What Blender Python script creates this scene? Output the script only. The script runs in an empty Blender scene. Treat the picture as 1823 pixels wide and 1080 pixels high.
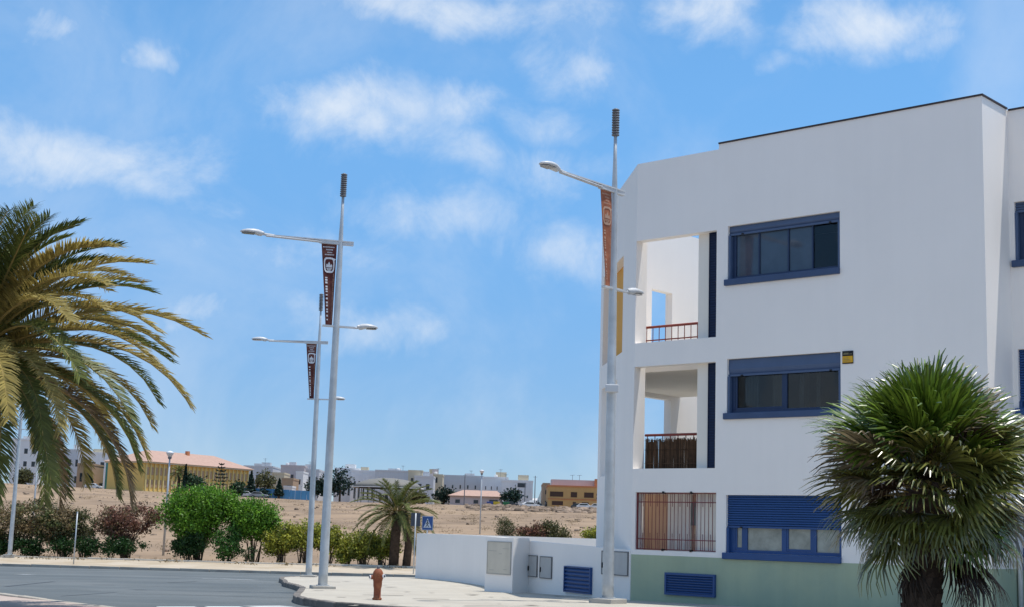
import bpy, math, random
import numpy as np
from mathutils import Matrix, Vector
S = bpy.context.scene
COL = S.collection
R_ = math.radians

# ------------------------------------------------------------------ camera
PIT, ROL, FOC = R_(9.042), R_(1.7624), 2560.6
CAM = np.array([0., 0., 1.6])
cp, sp = math.cos(PIT), math.sin(PIT)
cF = np.array([0, cp, sp]); r0 = np.array([1., 0, 0]); u0 = np.array([0, -sp, cp])
cR = math.cos(ROL) * r0 + math.sin(ROL) * u0
cU = -math.sin(ROL) * r0 + math.cos(ROL) * u0
cam = bpy.data.cameras.new('camera'); camo = bpy.data.objects.new('camera', cam); COL.objects.link(camo)
camo.matrix_world = Matrix(((cR[0], cU[0], -cF[0], CAM[0]), (cR[1], cU[1], -cF[1], CAM[1]), (cR[2], cU[2], -cF[2], CAM[2]), (0, 0, 0, 1)))
cam.sensor_width = 36; cam.lens = 36 * FOC / 1823; cam.clip_end = 20000; cam.clip_start = .1
S.camera = camo
# a pixel of the photograph gives a direction; the distance always comes from the ground or a wall
def ray(x, y): return cF + (x - 911.5) / FOC * cR - (y - 540) / FOC * cU
def at(x, y, Y):
    r = ray(x, y); return CAM + r * (Y / r[1])
def onplane(x, y, p, n):
    r = ray(x, y); return CAM + r * (((p - CAM) @ n) / (r @ n))

# ------------------------------------------------------------------ sky, sun, exposure
SUN_K = np.array([-.245, .012])          # shadow offset on the ground per metre of height
sun_az = math.atan2(-SUN_K[0], -SUN_K[1])   # compass direction of the sun, from +Y towards +X
sun_el = math.atan2(1, float(np.hypot(*SUN_K)))
wd = bpy.data.worlds.new('World'); S.world = wd; wd.use_nodes = True
NT = wd.node_tree; NT.nodes.clear()
def wn(t, **k):
    n = NT.nodes.new(t)
    for a, b in k.items(): setattr(n, a, b)
    return n
def wm(op, a, b=None, c=None, clamp=False):
    n = wn('ShaderNodeMath', operation=op, use_clamp=clamp)
    for i, q in enumerate((a, b, c)):
        if q is None: continue
        if isinstance(q, (int, float)): n.inputs[i].default_value = q
        else: NT.links.new(q, n.inputs[i])
    return n.outputs[0]
sky = wn('ShaderNodeTexSky', sky_type='NISHITA', sun_disc=False, sun_elevation=sun_el, sun_rotation=sun_az,
         altitude=3000, air_density=1.0, dust_density=0., ozone_density=2.0)
tc = wn('ShaderNodeTexCoord')
sep = wn('ShaderNodeSeparateXYZ'); NT.links.new(tc.outputs['Generated'], sep.inputs[0])
azn = wm('ARCTAN2', sep.outputs[0], sep.outputs[1]); eln = wm('ARCSINE', sep.outputs[2])
comb = wn('ShaderNodeCombineXYZ'); NT.links.new(azn, comb.inputs[0]); NT.links.new(eln, comb.inputs[1])
def noise(scale, detail, rough, vec, dist=0., offs=None):
    n = wn('ShaderNodeTexNoise'); n.inputs['Scale'].default_value = scale; n.inputs['Detail'].default_value = detail
    n.inputs['Roughness'].default_value = rough; n.inputs['Distortion'].default_value = dist
    NT.links.new(vec, n.inputs['Vector']); return n
nz = noise(9, 5, .6, tc.outputs['Generated'])
wv = wn('ShaderNodeVectorMath', operation='MULTIPLY_ADD')
NT.links.new(nz.outputs['Color'], wv.inputs[0]); wv.inputs[1].default_value = (.11, .07, 0); 
off = wn('ShaderNodeVectorMath', operation='ADD'); off.inputs[1].default_value = (-.055, -.035, 0)
NT.links.new(comb.outputs[0], off.inputs[0]); NT.links.new(off.outputs[0], wv.inputs[2])
# cloud banks: where the photograph shows them (centre and half size as pixels -> directions)
CLOUDS = [(640, 205, 190, 75, 1.), (800, 190, 90, 60, .8), (850, 280, 75, 45, .6), (520, 245, 70, 40, .55), (150, 285, 200, 72, 1.), (40, 260, 120, 60, .8), (690, 590, 150, 48, .75), (345, 565, 95, 36, .7),
          (760, 15, 210, 48, .95), (640, 30, 80, 35, .6), (1255, 15, 120, 62, 1.), (1545, 35, 130, 55, 1.), (1640, 70, 80, 30, .5), (1420, 95, 55, 22, .5), (1040, 120, 110, 55, .7), (985, 205, 100, 40, .5), (790, 382, 150, 44, .55), (1000, 300, 110, 55, .6),
          (1030, 450, 120, 65, .7), (85, 45, 55, 32, .75), (255, 103, 55, 28, .7), (130, 460, 90, 35, .5), (640, 455, 140, 36, .35), (500, 480, 110, 36, .4), (340, 450, 90, 36, .4), (1000, 30, 120, 45, .45), (170, 15, 40, 50, .35), (350, 370, 90, 50, .3)]
mask = None
for (x, y, w, h, a) in CLOUDS:
    d = ray(x, y); d = d / np.linalg.norm(d)
    ca, ce = math.atan2(d[0], d[1]), math.asin(d[2])
    s1 = wn('ShaderNodeVectorMath', operation='SUBTRACT'); NT.links.new(wv.outputs[0], s1.inputs[0]); s1.inputs[1].default_value = (ca, ce, 0)
    s2 = wn('ShaderNodeVectorMath', operation='MULTIPLY'); NT.links.new(s1.outputs[0], s2.inputs[0]); s2.inputs[1].default_value = (FOC / w * .82, FOC / h * .82, 0)
    ln = wn('ShaderNodeVectorMath', operation='LENGTH'); NT.links.new(s2.outputs[0], ln.inputs[0])
    mr = wn('ShaderNodeMapRange', interpolation_type='SMOOTHSTEP'); NT.links.new(ln.outputs['Value'], mr.inputs[0])
    for i, q in ((1, 1.25), (2, .1), (3, 0.), (4, a)): mr.inputs[i].default_value = q
    mask = mr.outputs[0] if mask is None else wm('MAXIMUM', mask, mr.outputs[0])
# scattered cloud goes on all round, its cover raised to whiten the fill light, outside the part of the sky the photograph shows
big = noise(5.5, 3, .5, tc.outputs['Generated'], .3)
bm = wn('ShaderNodeMapRange', interpolation_type='SMOOTHSTEP'); NT.links.new(big.outputs['Fac'], bm.inputs[0])
for i, q in ((1, .46), (2, .62), (3, 0.), (4, .9)): bm.inputs[i].default_value = q
# no overlap with the placed clouds
azo = wm('ABSOLUTE', wm('SUBTRACT', azn, 0.0)); inaz = wn('ShaderNodeMapRange', interpolation_type='SMOOTHSTEP'); NT.links.new(azo, inaz.inputs[0])
for i, q in ((1, .36), (2, .5), (3, 0.), (4, 1.)): inaz.inputs[i].default_value = q
inel = wn('ShaderNodeMapRange', interpolation_type='SMOOTHSTEP'); NT.links.new(eln, inel.inputs[0])
for i, q in ((1, .36), (2, .5), (3, 0.), (4, 1.)): inel.inputs[i].default_value = q
allm = wm('MAXIMUM', mask, wm('MULTIPLY', bm.outputs[0], wm('MAXIMUM', inaz.outputs[0], inel.outputs[0])))
fine = noise(15, 10, .66, tc.outputs['Generated'], .55)
fr = wn('ShaderNodeMapRange'); NT.links.new(fine.outputs['Fac'], fr.inputs[0])
for i, q in ((1, .28), (2, .66), (3, -.5), (4, .42)): fr.inputs[i].default_value = q
f2 = noise(60, 5, .6, tc.outputs['Generated'], .2)
fb = wm('ADD', wm('MULTIPLY', fine.outputs['Fac'], .8), wm('MULTIPLY', f2.outputs['Fac'], .2))
vv = wm('ADD', wm('SUBTRACT', wm('MULTIPLY', allm, 1.05), .22), wm('MULTIPLY', wm('SUBTRACT', fb, .5), 3.0))
dm = wn('ShaderNodeMapRange', interpolation_type='SMOOTHSTEP'); NT.links.new(vv, dm.inputs[0])
for i, q in ((1, -.42), (2, 1.5), (3, 0.), (4, .88)): dm.inputs[i].default_value = q
vl = noise(6, 6, .6, tc.outputs['Generated'], .5); vr = wn('ShaderNodeMapRange', interpolation_type='SMOOTHSTEP'); NT.links.new(vl.outputs['Fac'], vr.inputs[0])
for i, q in ((1, .40), (2, .72), (3, .02), (4, .24)): vr.inputs[i].default_value = q
dens = wm('MAXIMUM', wm('MULTIPLY', dm.outputs[0], wm('POWER', allm, .3)), wm('MULTIPLY', vr.outputs[0], wm('ADD', fb, .45)), clamp=True)
tint = wn('ShaderNodeMix', data_type='RGBA', blend_type='MULTIPLY'); tint.inputs[0].default_value = 1.
tr_ = wn('ShaderNodeMapRange', interpolation_type='SMOOTHSTEP'); NT.links.new(eln, tr_.inputs[0])
for i, q in ((1, -.02), (2, .36), (3, 0.), (4, 1.)): tr_.inputs[i].default_value = q
tm = wn('ShaderNodeMix', data_type='RGBA'); NT.links.new(tr_.outputs[0], tm.inputs[0]); tm.inputs[6].default_value = (.345, .395, .49, 1); tm.inputs[7].default_value = (.66, 1.03, 1.10, 1)
NT.links.new(sky.outputs[0], tint.inputs[6]); NT.links.new(tm.outputs[2], tint.inputs[7])
mix = wn('ShaderNodeMix', data_type='RGBA'); NT.links.new(dens, mix.inputs[0]); NT.links.new(tint.outputs[2], mix.inputs[6]); mix.inputs[7].default_value = (4.2, 4.5, 4.85, 1)
bg = wn('ShaderNodeBackground'); NT.links.new(mix.outputs[2], bg.inputs[0]); bg.inputs[1].default_value = .15
wo = wn('ShaderNodeOutputWorld'); NT.links.new(bg.outputs[0], wo.inputs[0])
sl = bpy.data.lights.new('sun', 'SUN'); sl.energy = 3.25; sl.angle = R_(.5); sl.color = (1., .955, .88)
so = bpy.data.objects.new('sun', sl); COL.objects.link(so)
so.rotation_euler = Vector((SUN_K[0], SUN_K[1], -1)).to_track_quat('-Z', 'Y').to_euler()
so.location = (20, 0, 60)
S.view_settings.view_transform = 'Standard'; S.view_settings.look = 'None'; S.view_settings.exposure = .42; S.view_settings.gamma = 1
S.view_settings.use_curve_mapping = False

# ------------------------------------------------------------------ materials
MATS = {}
def mat(name, col, rough=.8, var=.12, scale=4., bump=0., bscale=60., metal=0., spec=.3, island=0., trans=0., streak=0., col2=None, c2scale=1., c2lo=.45, c2hi=.62):
    if name in MATS: return MATS[name]
    m = bpy.data.materials.new(name); m.use_nodes = True; t = m.node_tree; N = t.nodes; L = t.links
    b = N['Principled BSDF']; b.inputs['Roughness'].default_value = rough; b.inputs['Metallic'].default_value = metal
    b.inputs['Specular IOR Level'].default_value = spec
    g = N.new('ShaderNodeNewGeometry')
    ob = N.new('ShaderNodeTexCoord')
    n1 = N.new('ShaderNodeTexNoise'); n1.inputs['Scale'].default_value = scale; n1.inputs['Detail'].default_value = 6; n1.inputs['Roughness'].default_value = .6
    L.new(g.outputs['Position'], n1.inputs['Vector'])
    mr = N.new('ShaderNodeMapRange'); L.new(n1.outputs['Fac'], mr.inputs[0])
    for i, q in ((1, .25), (2, .75), (3, 1 - var), (4, 1 + var)): mr.inputs[i].default_value = q
    fac = mr.outputs[0]
    def mul(a, c):
        q = N.new('ShaderNodeMath'); q.operation = 'MULTIPLY'; L.new(a, q.inputs[0]); L.new(c, q.inputs[1]); return q.outputs[0]
    if island:
        mi = N.new('ShaderNodeMapRange'); L.new(g.outputs['Random Per Island'], mi.inputs[0])
        for i, q in ((3, 1 - island), (4, 1 + island)): mi.inputs[i].default_value = q
        fac = mul(fac, mi.outputs[0])
    if streak:
        mp = N.new('ShaderNodeMapping'); mp.inputs['Scale'].default_value = (5, 5, .25); L.new(g.outputs['Position'], mp.inputs[0])
        n2 = N.new('ShaderNodeTexNoise'); n2.inputs['Scale'].default_value = 1.; n2.inputs['Detail'].default_value = 5; L.new(mp.outputs[0], n2.inputs['Vector'])
        ms = N.new('ShaderNodeMapRange'); L.new(n2.outputs['Fac'], ms.inputs[0])
        for i, q in ((1, .35), (2, .7), (3, 1.), (4, 1 - streak)): ms.inputs[i].default_value = q
        fac = mul(fac, ms.outputs[0])
    vm = N.new('ShaderNodeVectorMath'); vm.operation = 'SCALE'; vm.inputs[0].default_value = col; L.new(fac, vm.inputs['Scale'])
    out = vm.outputs[0]
    if col2:
        n3 = N.new('ShaderNodeTexNoise'); n3.inputs['Scale'].default_value = c2scale; n3.inputs['Detail'].default_value = 7; n3.inputs['Roughness'].default_value = .65
        L.new(g.outputs['Position'], n3.inputs['Vector'])
        m3 = N.new('ShaderNodeMapRange'); L.new(n3.outputs['Fac'], m3.inputs[0]); m3.inputs[1].default_value = c2lo; m3.inputs[2].default_value = c2hi
        v2 = N.new('ShaderNodeVectorMath'); v2.operation = 'SCALE'; v2.inputs[0].default_value = col2; L.new(fac, v2.inputs['Scale'])
        mx = N.new('ShaderNodeMix'); mx.data_type = 'RGBA'; L.new(m3.outputs[0], mx.inputs[0]); L.new(out, mx.inputs[6]); L.new(v2.outputs[0], mx.inputs[7])
        out = mx.outputs[2]
    L.new(out, b.inputs['Base Color'])
    if bump:
        nb = N.new('ShaderNodeTexNoise'); nb.inputs['Scale'].default_value = bscale; nb.inputs['Detail'].default_value = 5; L.new(g.outputs['Position'], nb.inputs['Vector'])
        bp = N.new('ShaderNodeBump'); bp.inputs['Strength'].default_value = bump; bp.inputs['Distance'].default_value = .02
        L.new(nb.outputs['Fac'], bp.inputs['Height']); L.new(bp.outputs[0], b.inputs['Normal'])
    if trans:
        tr = N.new('ShaderNodeBsdfTranslucent'); L.new(out, tr.inputs['Color']); ms_ = N.new('ShaderNodeMixShader'); ms_.inputs[0].default_value = trans
        L.new(b.outputs[0], ms_.inputs[1]); L.new(tr.outputs[0], ms_.inputs[2]); L.new(ms_.outputs[0], N['Material Output'].inputs[0])
    MATS[name] = m; return m

M = {}
M['plaster'] = mat('white_plaster', (.87, .83, .79), .85, .035, .35, .15, 90, streak=.012)
M['plaster_in'] = mat('cream_plaster', (.80, .75, .67), .85, .03, .8, .1, 90)
M['tan'] = mat('tan_plaster', (.60, .40, .28), .85, .06, 1.)
M['ochre'] = mat('ochre_plaster', (.72, .37, .09), .85, .06, 1.)
M['green'] = mat('green_plaster', (.40, .465, .325), .85, .06, .7, .15, 90, streak=.06, col2=(.31, .40, .315), c2scale=.5, c2lo=.4, c2hi=.7)
M['blue'] = mat('blue_aluminium', (.022, .072, .215), .45, .06, 3., spec=.4)
M['frame_up'] = mat('dark_blue_frame', (.018, .038, .092), .45, .08, 3., spec=.4)
M['sill_up'] = mat('greyed_blue_sill', (.050, .085, .17), .55, .1, 3.)
M['bluegrey'] = mat('bluegrey_shutter', (.075, .115, .205), .5, .06, 3.)
M['navy'] = mat('navy_louvre', (.012, .022, .06), .5, .08, 5.)
M['pane'] = mat('dark_glass', (.012, .015, .02), .04, .2, 1.5, spec=.6)
M['pane2'] = mat('bluegrey_glass', (.055, .075, .105), .06, .25, 1.5, spec=.6)  # opaque pane of even blue-grey colour
M['pane3'] = mat('glass_with_reflection', (.30, .31, .27), .12, .35, 3.5, spec=.6)  # the grey-beige reflection is put into the pane colour
M['coping'] = mat('dark_coping', (.05, .038, .042), .6, .1)
M['red_rail'] = mat('red_oxide_rail', (.22, .045, .035), .5, .15, 6.)
M['red_bar'] = mat('dark_red_bar', (.17, .03, .035), .5, .2, 6.)
M['whitebar'] = mat('white_bar', (.6, .6, .58), .5, .1)
M['reed'] = mat('dry_reed', (.10, .055, .03), .9, .3, 9., island=.5)
M['cab'] = mat('grey_cabinet', (.47, .47, .46), .5, .06, 4., streak=.08)
M['cabdark'] = mat('cabinet_edge', (.16, .16, .16), .6, .1)
M['beige'] = mat('beige_door', (.60, .55, .46), .55, .05, 4., streak=.08)
M['black'] = mat('black_rubber', (.015, .015, .016), .6, .1)
M['yellow'] = mat('yellow_print', (.70, .38, .02), .5, .05)
M['galv'] = mat('galvanised_steel', (.52, .55, .57), .45, .2, 2.5, metal=.2, spec=.5, streak=.18)
M['galv2'] = mat('grey_lamp_paint', (.56, .57, .58), .4, .1, 5., spec=.5)
M['lens'] = mat('lamp_lens', (.17, .17, .17), .15, .2, 9., spec=.6)
M['finial'] = mat('finial_steel', (.16, .165, .18), .5, .15, 8.)
M['banner'] = mat('brown_banner', (.095, .022, .019), .7, .3, 5., col2=(.21, .085, .06), c2scale=2.2, c2lo=.45, c2hi=.75)
M['banner2'] = mat('faded_backlit_banner', (.40, .15, .08), .75, .2, 5., col2=(.24, .075, .045), c2scale=2.4, c2lo=.42, c2hi=.7)  # fading and the light coming through the cloth, both in the colour
M['print'] = mat('white_print', (.72, .72, .74), .6, .12, 20.)
M['print2'] = mat('faded_print', (.50, .31, .22), .7, .2, 12.)
M['conc'] = mat('concrete', (.42, .40, .36), .9, .12, 3., .3, 40)
M['kerb'] = mat('kerb_stone', (.42, .385, .33), .9, .14, 3., .4, 40, col2=(.30, .27, .235), c2scale=1.5)
M['pave'] = mat('pale_pavement', (.465, .425, .355), .9, .10, 1.2, .3, 45, col2=(.40, .36, .30), c2scale=.55, c2lo=.5, c2hi=.72)
M['farpave'] = mat('sandy_pavement', (.50, .425, .33), .9, .08, .8, .3, 30, col2=(.42, .34, .24), c2scale=.35)
M['asphalt'] = mat('worn_asphalt', (.100, .114, .117), .82, .14, .35, .3, 60, col2=(.140, .152, .152), c2scale=.16, c2lo=.42, c2hi=.6, spec=.4)
M['paint'] = mat('road_paint', (.62, .62, .60), .7, .1, 3.)
M['paintold'] = mat('worn_road_paint', (.36, .37, .37), .75, .3, 3.)
M['tar'] = mat('tar_seam', (.045, .047, .05), .6, .2)
M['soil'] = mat('dry_soil', (.325, .228, .145), .95, .26, .10, .6, 4, col2=(.235, .165, .108), c2scale=.06, c2lo=.42, c2hi=.62)
M['rock'] = mat('grey_rubble', (.24, .18, .135), .95, .25, 1.5, island=.45)
M['dryweed'] = mat('dry_weed', (.20, .15, .075), .9, .3, 3., island=.4)
M['rust'] = mat('rust_red_paint', (.23, .066, .03), .65, .2, 10., .2, 60, col2=(.32, .12, .055), c2scale=6)
M['dkgrey'] = mat('sign_back', (.085, .09, .105), .5, .1)
M['signblue'] = mat('sign_blue', (.065, .125, .31), .45, .08, 8.)
def glassm(name, tint, ior=1.45):
    m = bpy.data.materials.new(name); m.use_nodes = True; t = m.node_tree; N = t.nodes; N.remove(N['Principled BSDF'])
    f = N.new('ShaderNodeFresnel'); f.inputs[0].default_value = ior; a = N.new('ShaderNodeBsdfTransparent'); a.inputs[0].default_value = (*tint, 1); g = N.new('ShaderNodeBsdfGlossy'); g.inputs['Roughness'].default_value = .015
    wv_ = N.new('ShaderNodeTexNoise'); wv_.inputs['Scale'].default_value = 1.3; ge = N.new('ShaderNodeNewGeometry'); t.links.new(ge.outputs['Position'], wv_.inputs['Vector']); bp = N.new('ShaderNodeBump'); bp.inputs['Strength'].default_value = .08; bp.inputs['Distance'].default_value = .05
    t.links.new(wv_.outputs['Fac'], bp.inputs['Height']); t.links.new(bp.outputs[0], g.inputs['Normal'])
    x = N.new('ShaderNodeMixShader'); t.links.new(f.outputs[0], x.inputs[0]); t.links.new(a.outputs[0], x.inputs[1]); t.links.new(g.outputs[0], x.inputs[2]); t.links.new(x.outputs[0], N['Material Output'].inputs[0]); return m
M['glass'] = glassm('clear_window_glass', (.55, .6, .62))
M['reflection_strip'] = mat('pale_reflection', (.42, .40, .36), .9, .15, 3., trans=.3)
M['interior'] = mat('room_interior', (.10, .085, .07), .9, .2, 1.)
def leafm(n, c, isl=.45, tr=.3, **k): return mat(n, c, .5, .25, 2.5, island=isl, trans=tr, spec=.35, **k)
M['l_green'] = leafm('bright_green_leaf', (.14, .29, .024), .55, col2=(.075, .185, .02), c2scale=1.5, c2lo=.46, c2hi=.6)
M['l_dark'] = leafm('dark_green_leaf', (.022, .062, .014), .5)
M['l_mid'] = leafm('mid_green_leaf', (.065, .165, .032))
M['l_yel'] = leafm('yellow_green_leaf', (.32, .325, .045), .65, col2=(.085, .13, .028), c2scale=1.4, c2lo=.5, c2hi=.62)
M['l_olean'] = leafm('oleander_leaf', (.23, .165, .085), .65, col2=(.11, .13, .045), c2scale=1.2, c2lo=.46, c2hi=.56)
M['l_red'] = leafm('reddish_leaf', (.23, .115, .08), .6, col2=(.13, .12, .05), c2scale=1.5, c2lo=.5, c2hi=.58)
M['l_olive'] = leafm('olive_leaf', (.10, .10, .04), .5)
M['l_far'] = leafm('far_tree_leaf', (.03, .065, .028), .45, .2)
M['l_con'] = leafm('conifer_leaf', (.014, .036, .024), .4, .1)
M['p_green'] = leafm('palm_green', (.125, .145, .036), .35, .25)
M['p_dark'] = leafm('palm_dark', (.075, .10, .028), .35, .2)
M['p_gold'] = leafm('palm_gold', (.33, .265, .08), .4, .3)
M['p_dry'] = leafm('palm_dry', (.26, .19, .10), .35, .25)
M['p_rach'] = mat('palm_rachis', (.30, .22, .07), .5, .2)
def fanm(n, c, isl=.55): return mat(n, c, .30, .3, 3., island=isl, trans=.14, spec=.75)
M['f_green'] = fanm('fan_green', (.105, .165, .018))
M['f_mid'] = fanm('fan_mid', (.135, .14, .03))
M['f_dry'] = fanm('fan_dry', (.24, .19, .11))
M['f_dead'] = leafm('fan_dead', (.045, .026, .015), .5, .1)
M['bark'] = mat('palm_bark', (.075, .05, .035), .95, .35, 6., .5, 20, island=.4)
M['stem'] = mat('shrub_stem', (.11, .075, .05), .9, .25, 5.)
M['car_w'] = mat('white_car_paint', (.70, .70, .70), .25, .03, spec=.6)
M['car_d'] = mat('dark_car_paint', (.03, .035, .045), .25, .03, spec=.6)
M['car_s'] = mat('silver_car_paint', (.33, .35, .37), .3, .03, spec=.6)
M['carglass'] = mat('car_glass', (.015, .018, .02), .05, .05, spec=.6)
M['tilepink'] = mat('pink_roof_tile', (.47, .31, .245), .85, .12, 1.5, streak=.08)
M['y_wall'] = mat('yellow_wall', (.74, .50, .16), .85, .06, .4)
M['y_pale'] = mat('pale_yellow_wall', (.68, .55, .24), .85, .06, .4)
M['ochre_wall'] = mat('ochre_wall', (.58, .35, .14), .85, .06, .4, streak=.06)
M['orange_wall'] = mat('orange_band', (.55, .22, .10), .85, .06, .4)
M['w_white'] = mat('town_white', (.78, .77, .76), .85, .05, .3, streak=.06)
M['w_grey'] = mat('town_grey', (.60, .60, .61), .85, .05, .3, streak=.06)
M['w_cream'] = mat('town_cream', (.60, .52, .38), .85, .05, .3, streak=.06)
M['w_pink'] = mat('town_pinkwhite', (.55, .48, .47), .85, .05, .3, streak=.06)
M['w_tan'] = mat('town_tan', (.42, .29, .19), .85, .08, .3)
M['w_teal'] = mat('town_teal', (.10, .32, .28), .8, .08, .3)
M['bluefence'] = mat('blue_fence_paint', (.10, .30, .52), .7, .12, .5, streak=.2)
M['win_far'] = mat('far_window', (.035, .04, .045), .2, .3, 1., spec=.5)
M['brownwin'] = mat('brown_window_wood', (.07, .035, .022), .5, .2)
M['c_blue'] = mat('container_blue', (.05, .09, .30), .5, .1)
M['c_yel'] = mat('container_yellow', (.55, .42, .04), .5, .1)
M['c_grn'] = mat('container_green', (.03, .16, .07), .5, .1)
M['canopy'] = mat('canopy_grey', (.20, .19, .17), .7, .1, .5)

# ------------------------------------------------------------------ mesh helpers
class MB:
    def __init__(s): s.v = []; s.f = []
    def add(s, vs, fs):
        b = len(s.v); s.v.extend([tuple(map(float, q)) for q in vs]); s.f.extend([tuple(b + i for i in q) for q in fs]); return s
    def box(s, x0, x1, y0, y1, z0, z1):
        return s.add([(x0, y0, z0), (x1, y0, z0), (x1, y1, z0), (x0, y1, z0), (x0, y0, z1), (x1, y0, z1), (x1, y1, z1), (x0, y1, z1)],
                     [(0, 3, 2, 1), (4, 5, 6, 7), (0, 1, 5, 4), (1, 2, 6, 5), (2, 3, 7, 6), (3, 0, 4, 7)])
    def beam(s, a, b, w, h, up=(0, 0, 1)):
        a, b = np.array(a, float), np.array(b, float); d = b - a; d /= np.linalg.norm(d)
        r = np.cross(d, up); r /= np.linalg.norm(r); q = np.cross(r, d)
        vs = [p + r * i * w / 2 + q * j * h / 2 for p in (a, b) for i, j in ((-1, -1), (1, -1), (1, 1), (-1, 1))]
        return s.add(vs, [(0, 1, 2, 3), (7, 6, 5, 4), (0, 4, 5, 1), (1, 5, 6, 2), (2, 6, 7, 3), (3, 7, 4, 0)])
    def prism(s, poly, z0, z1):
        n = len(poly); z0s = z0 if callable(z0) else (lambda x, y: z0); z1s = z1 if callable(z1) else (lambda x, y: z1)
        vs = [(x, y, z0s(x, y)) for x, y in poly] + [(x, y, z1s(x, y)) for x, y in poly]
        return s.add(vs, [tuple(range(n))[::-1], tuple(range(n, 2 * n))] + [(i, (i + 1) % n, n + (i + 1) % n, n + i) for i in range(n)])
    def tube(s, pts, rad, n=8, cap=True):
        pts = [np.array(p, float) for p in pts]
        if not hasattr(rad, '__len__'): rad = [rad] * len(pts)
        vs = []; ref = None
        for i, p in enumerate(pts):
            d = pts[min(i + 1, len(pts) - 1)] - pts[max(i - 1, 0)]; d /= np.linalg.norm(d) + 1e-9
            if ref is None: ref = np.array([1, 0, 0.]) if abs(d[0]) < .9 else np.array([0, 1., 0])
            a = ref - d * (ref @ d); a /= np.linalg.norm(a); ref = a; b = np.cross(d, a)
            vs += [p + rad[i] * (math.cos(2 * math.pi * k / n) * a + math.sin(2 * math.pi * k / n) * b) for k in range(n)]
        fs = [(i * n + k, i * n + (k + 1) % n, (i + 1) * n + (k + 1) % n, (i + 1) * n + k) for i in range(len(pts) - 1) for k in range(n)]
        if cap: fs += [tuple(range(n))[::-1], tuple(range((len(pts) - 1) * n, len(pts) * n))]
        return s.add(vs, fs)
    def lathe(s, prof, n=16, c=(0, 0, 0)):
        return s.tube([(c[0], c[1], c[2] + z) for r, z in prof], [max(r, 1e-4) for r, z in prof], n)
    def panel(s, x0, x1, z0, z1, ops, y0, y1):
        xs = sorted({x0, x1, *[q for o in ops for q in o[:2]]}); zs = sorted({z0, z1, *[q for o in ops for q in o[2:]]})
        xs = [x for x in xs if x0 - 1e-6 <= x <= x1 + 1e-6]; zs = [z for z in zs if z0 - 1e-6 <= z <= z1 + 1e-6]
        nx, nz_ = len(xs) - 1, len(zs) - 1
        def solid(i, j):
            if i < 0 or j < 0 or i >= nx or j >= nz_: return False
            cx, cz = (xs[i] + xs[i + 1]) / 2, (zs[j] + zs[j + 1]) / 2
            return not any(o[0] < cx < o[1] and o[2] < cz < o[3] for o in ops)
        for i in range(nx):
            for j in range(nz_):
                if not solid(i, j): continue
                a, b, c, d = xs[i], xs[i + 1], zs[j], zs[j + 1]
                s.add([(a, y0, c), (b, y0, c), (b, y0, d), (a, y0, d)], [(0, 1, 2, 3)]); s.add([(a, y1, c), (b, y1, c), (b, y1, d), (a, y1, d)], [(3, 2, 1, 0)])
                if not solid(i - 1, j): s.add([(a, y0, c), (a, y1, c), (a, y1, d), (a, y0, d)], [(3, 2, 1, 0)])
                if not solid(i + 1, j): s.add([(b, y0, c), (b, y1, c), (b, y1, d), (b, y0, d)], [(0, 1, 2, 3)])
                if not solid(i, j - 1): s.add([(a, y0, c), (b, y0, c), (b, y1, c), (a, y1, c)], [(3, 2, 1, 0)])
                if not solid(i, j + 1): s.add([(a, y0, d), (b, y0, d), (b, y1, d), (a, y1, d)], [(0, 1, 2, 3)])
        return s
    def xf(s, Mx):
        s.v = [tuple(Mx @ Vector(q)) for q in s.v]; return s
    def build(s, name, m, parent=None, world=False, smooth=False, bevel=0):
        me = bpy.data.meshes.new(name)
        v = s.v
        if parent is not None and world:
            inv = (Matrix.Translation(parent.location) @ parent.rotation_euler.to_matrix().to_4x4()).inverted()
            v = [tuple(inv @ Vector(q)) for q in v]
        me.from_pydata(v, [], s.f); me.materials.append(m); me.update()
        if smooth: me.polygons.foreach_set('use_smooth', [True] * len(me.polygons))
        o = bpy.data.objects.new(name, me); COL.objects.link(o)
        if parent is not None: o.parent = parent
        if bevel:
            bv = o.modifiers.new('bevel', 'BEVEL'); bv.width = bevel; bv.segments = 2; bv.limit_method = 'ANGLE'
        return o
def npmesh(name, V, Fc, m, parent=None, smooth=False):
    """V (n,3), Fc (k,4) or (k,3) numpy."""
    V = np.asarray(V, np.float32); Fc = np.asarray(Fc, np.int32); k, w = Fc.shape
    me = bpy.data.meshes.new(name); me.vertices.add(len(V)); me.vertices.foreach_set('co', V.ravel())
    me.loops.add(k * w); me.loops.foreach_set('vertex_index', Fc.ravel()); me.polygons.add(k)
    me.polygons.foreach_set('loop_start', np.arange(0, k * w, w, dtype=np.int32)); me.polygons.foreach_set('loop_total', np.full(k, w, np.int32))
    me.materials.append(m); me.update(calc_edges=True)
    if smooth: me.polygons.foreach_set('use_smooth', [True] * k)
    o = bpy.data.objects.new(name, me); COL.objects.link(o)
    if parent is not None: o.parent = parent
    return o
def tag(o, label, cat, group=None):
    o['label'] = label; o['category'] = cat
    if group: o['group'] = group
    return o
def struct(o, kind='structure'): o['kind'] = kind; return o
def thing(name, label, cat, loc=(0, 0, 0), rz=0, group=None):
    o = bpy.data.objects.new(name, None); o.empty_display_size = .2; COL.objects.link(o); o.location = [float(q) for q in loc]; o.rotation_euler = (0, 0, rz)
    return tag(o, label, cat, group)
def clone(o, parent=None):
    c = o.copy(); COL.objects.link(c); c.parent = parent
    for ch in list(o.children): clone(ch, c)
    return c

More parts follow.
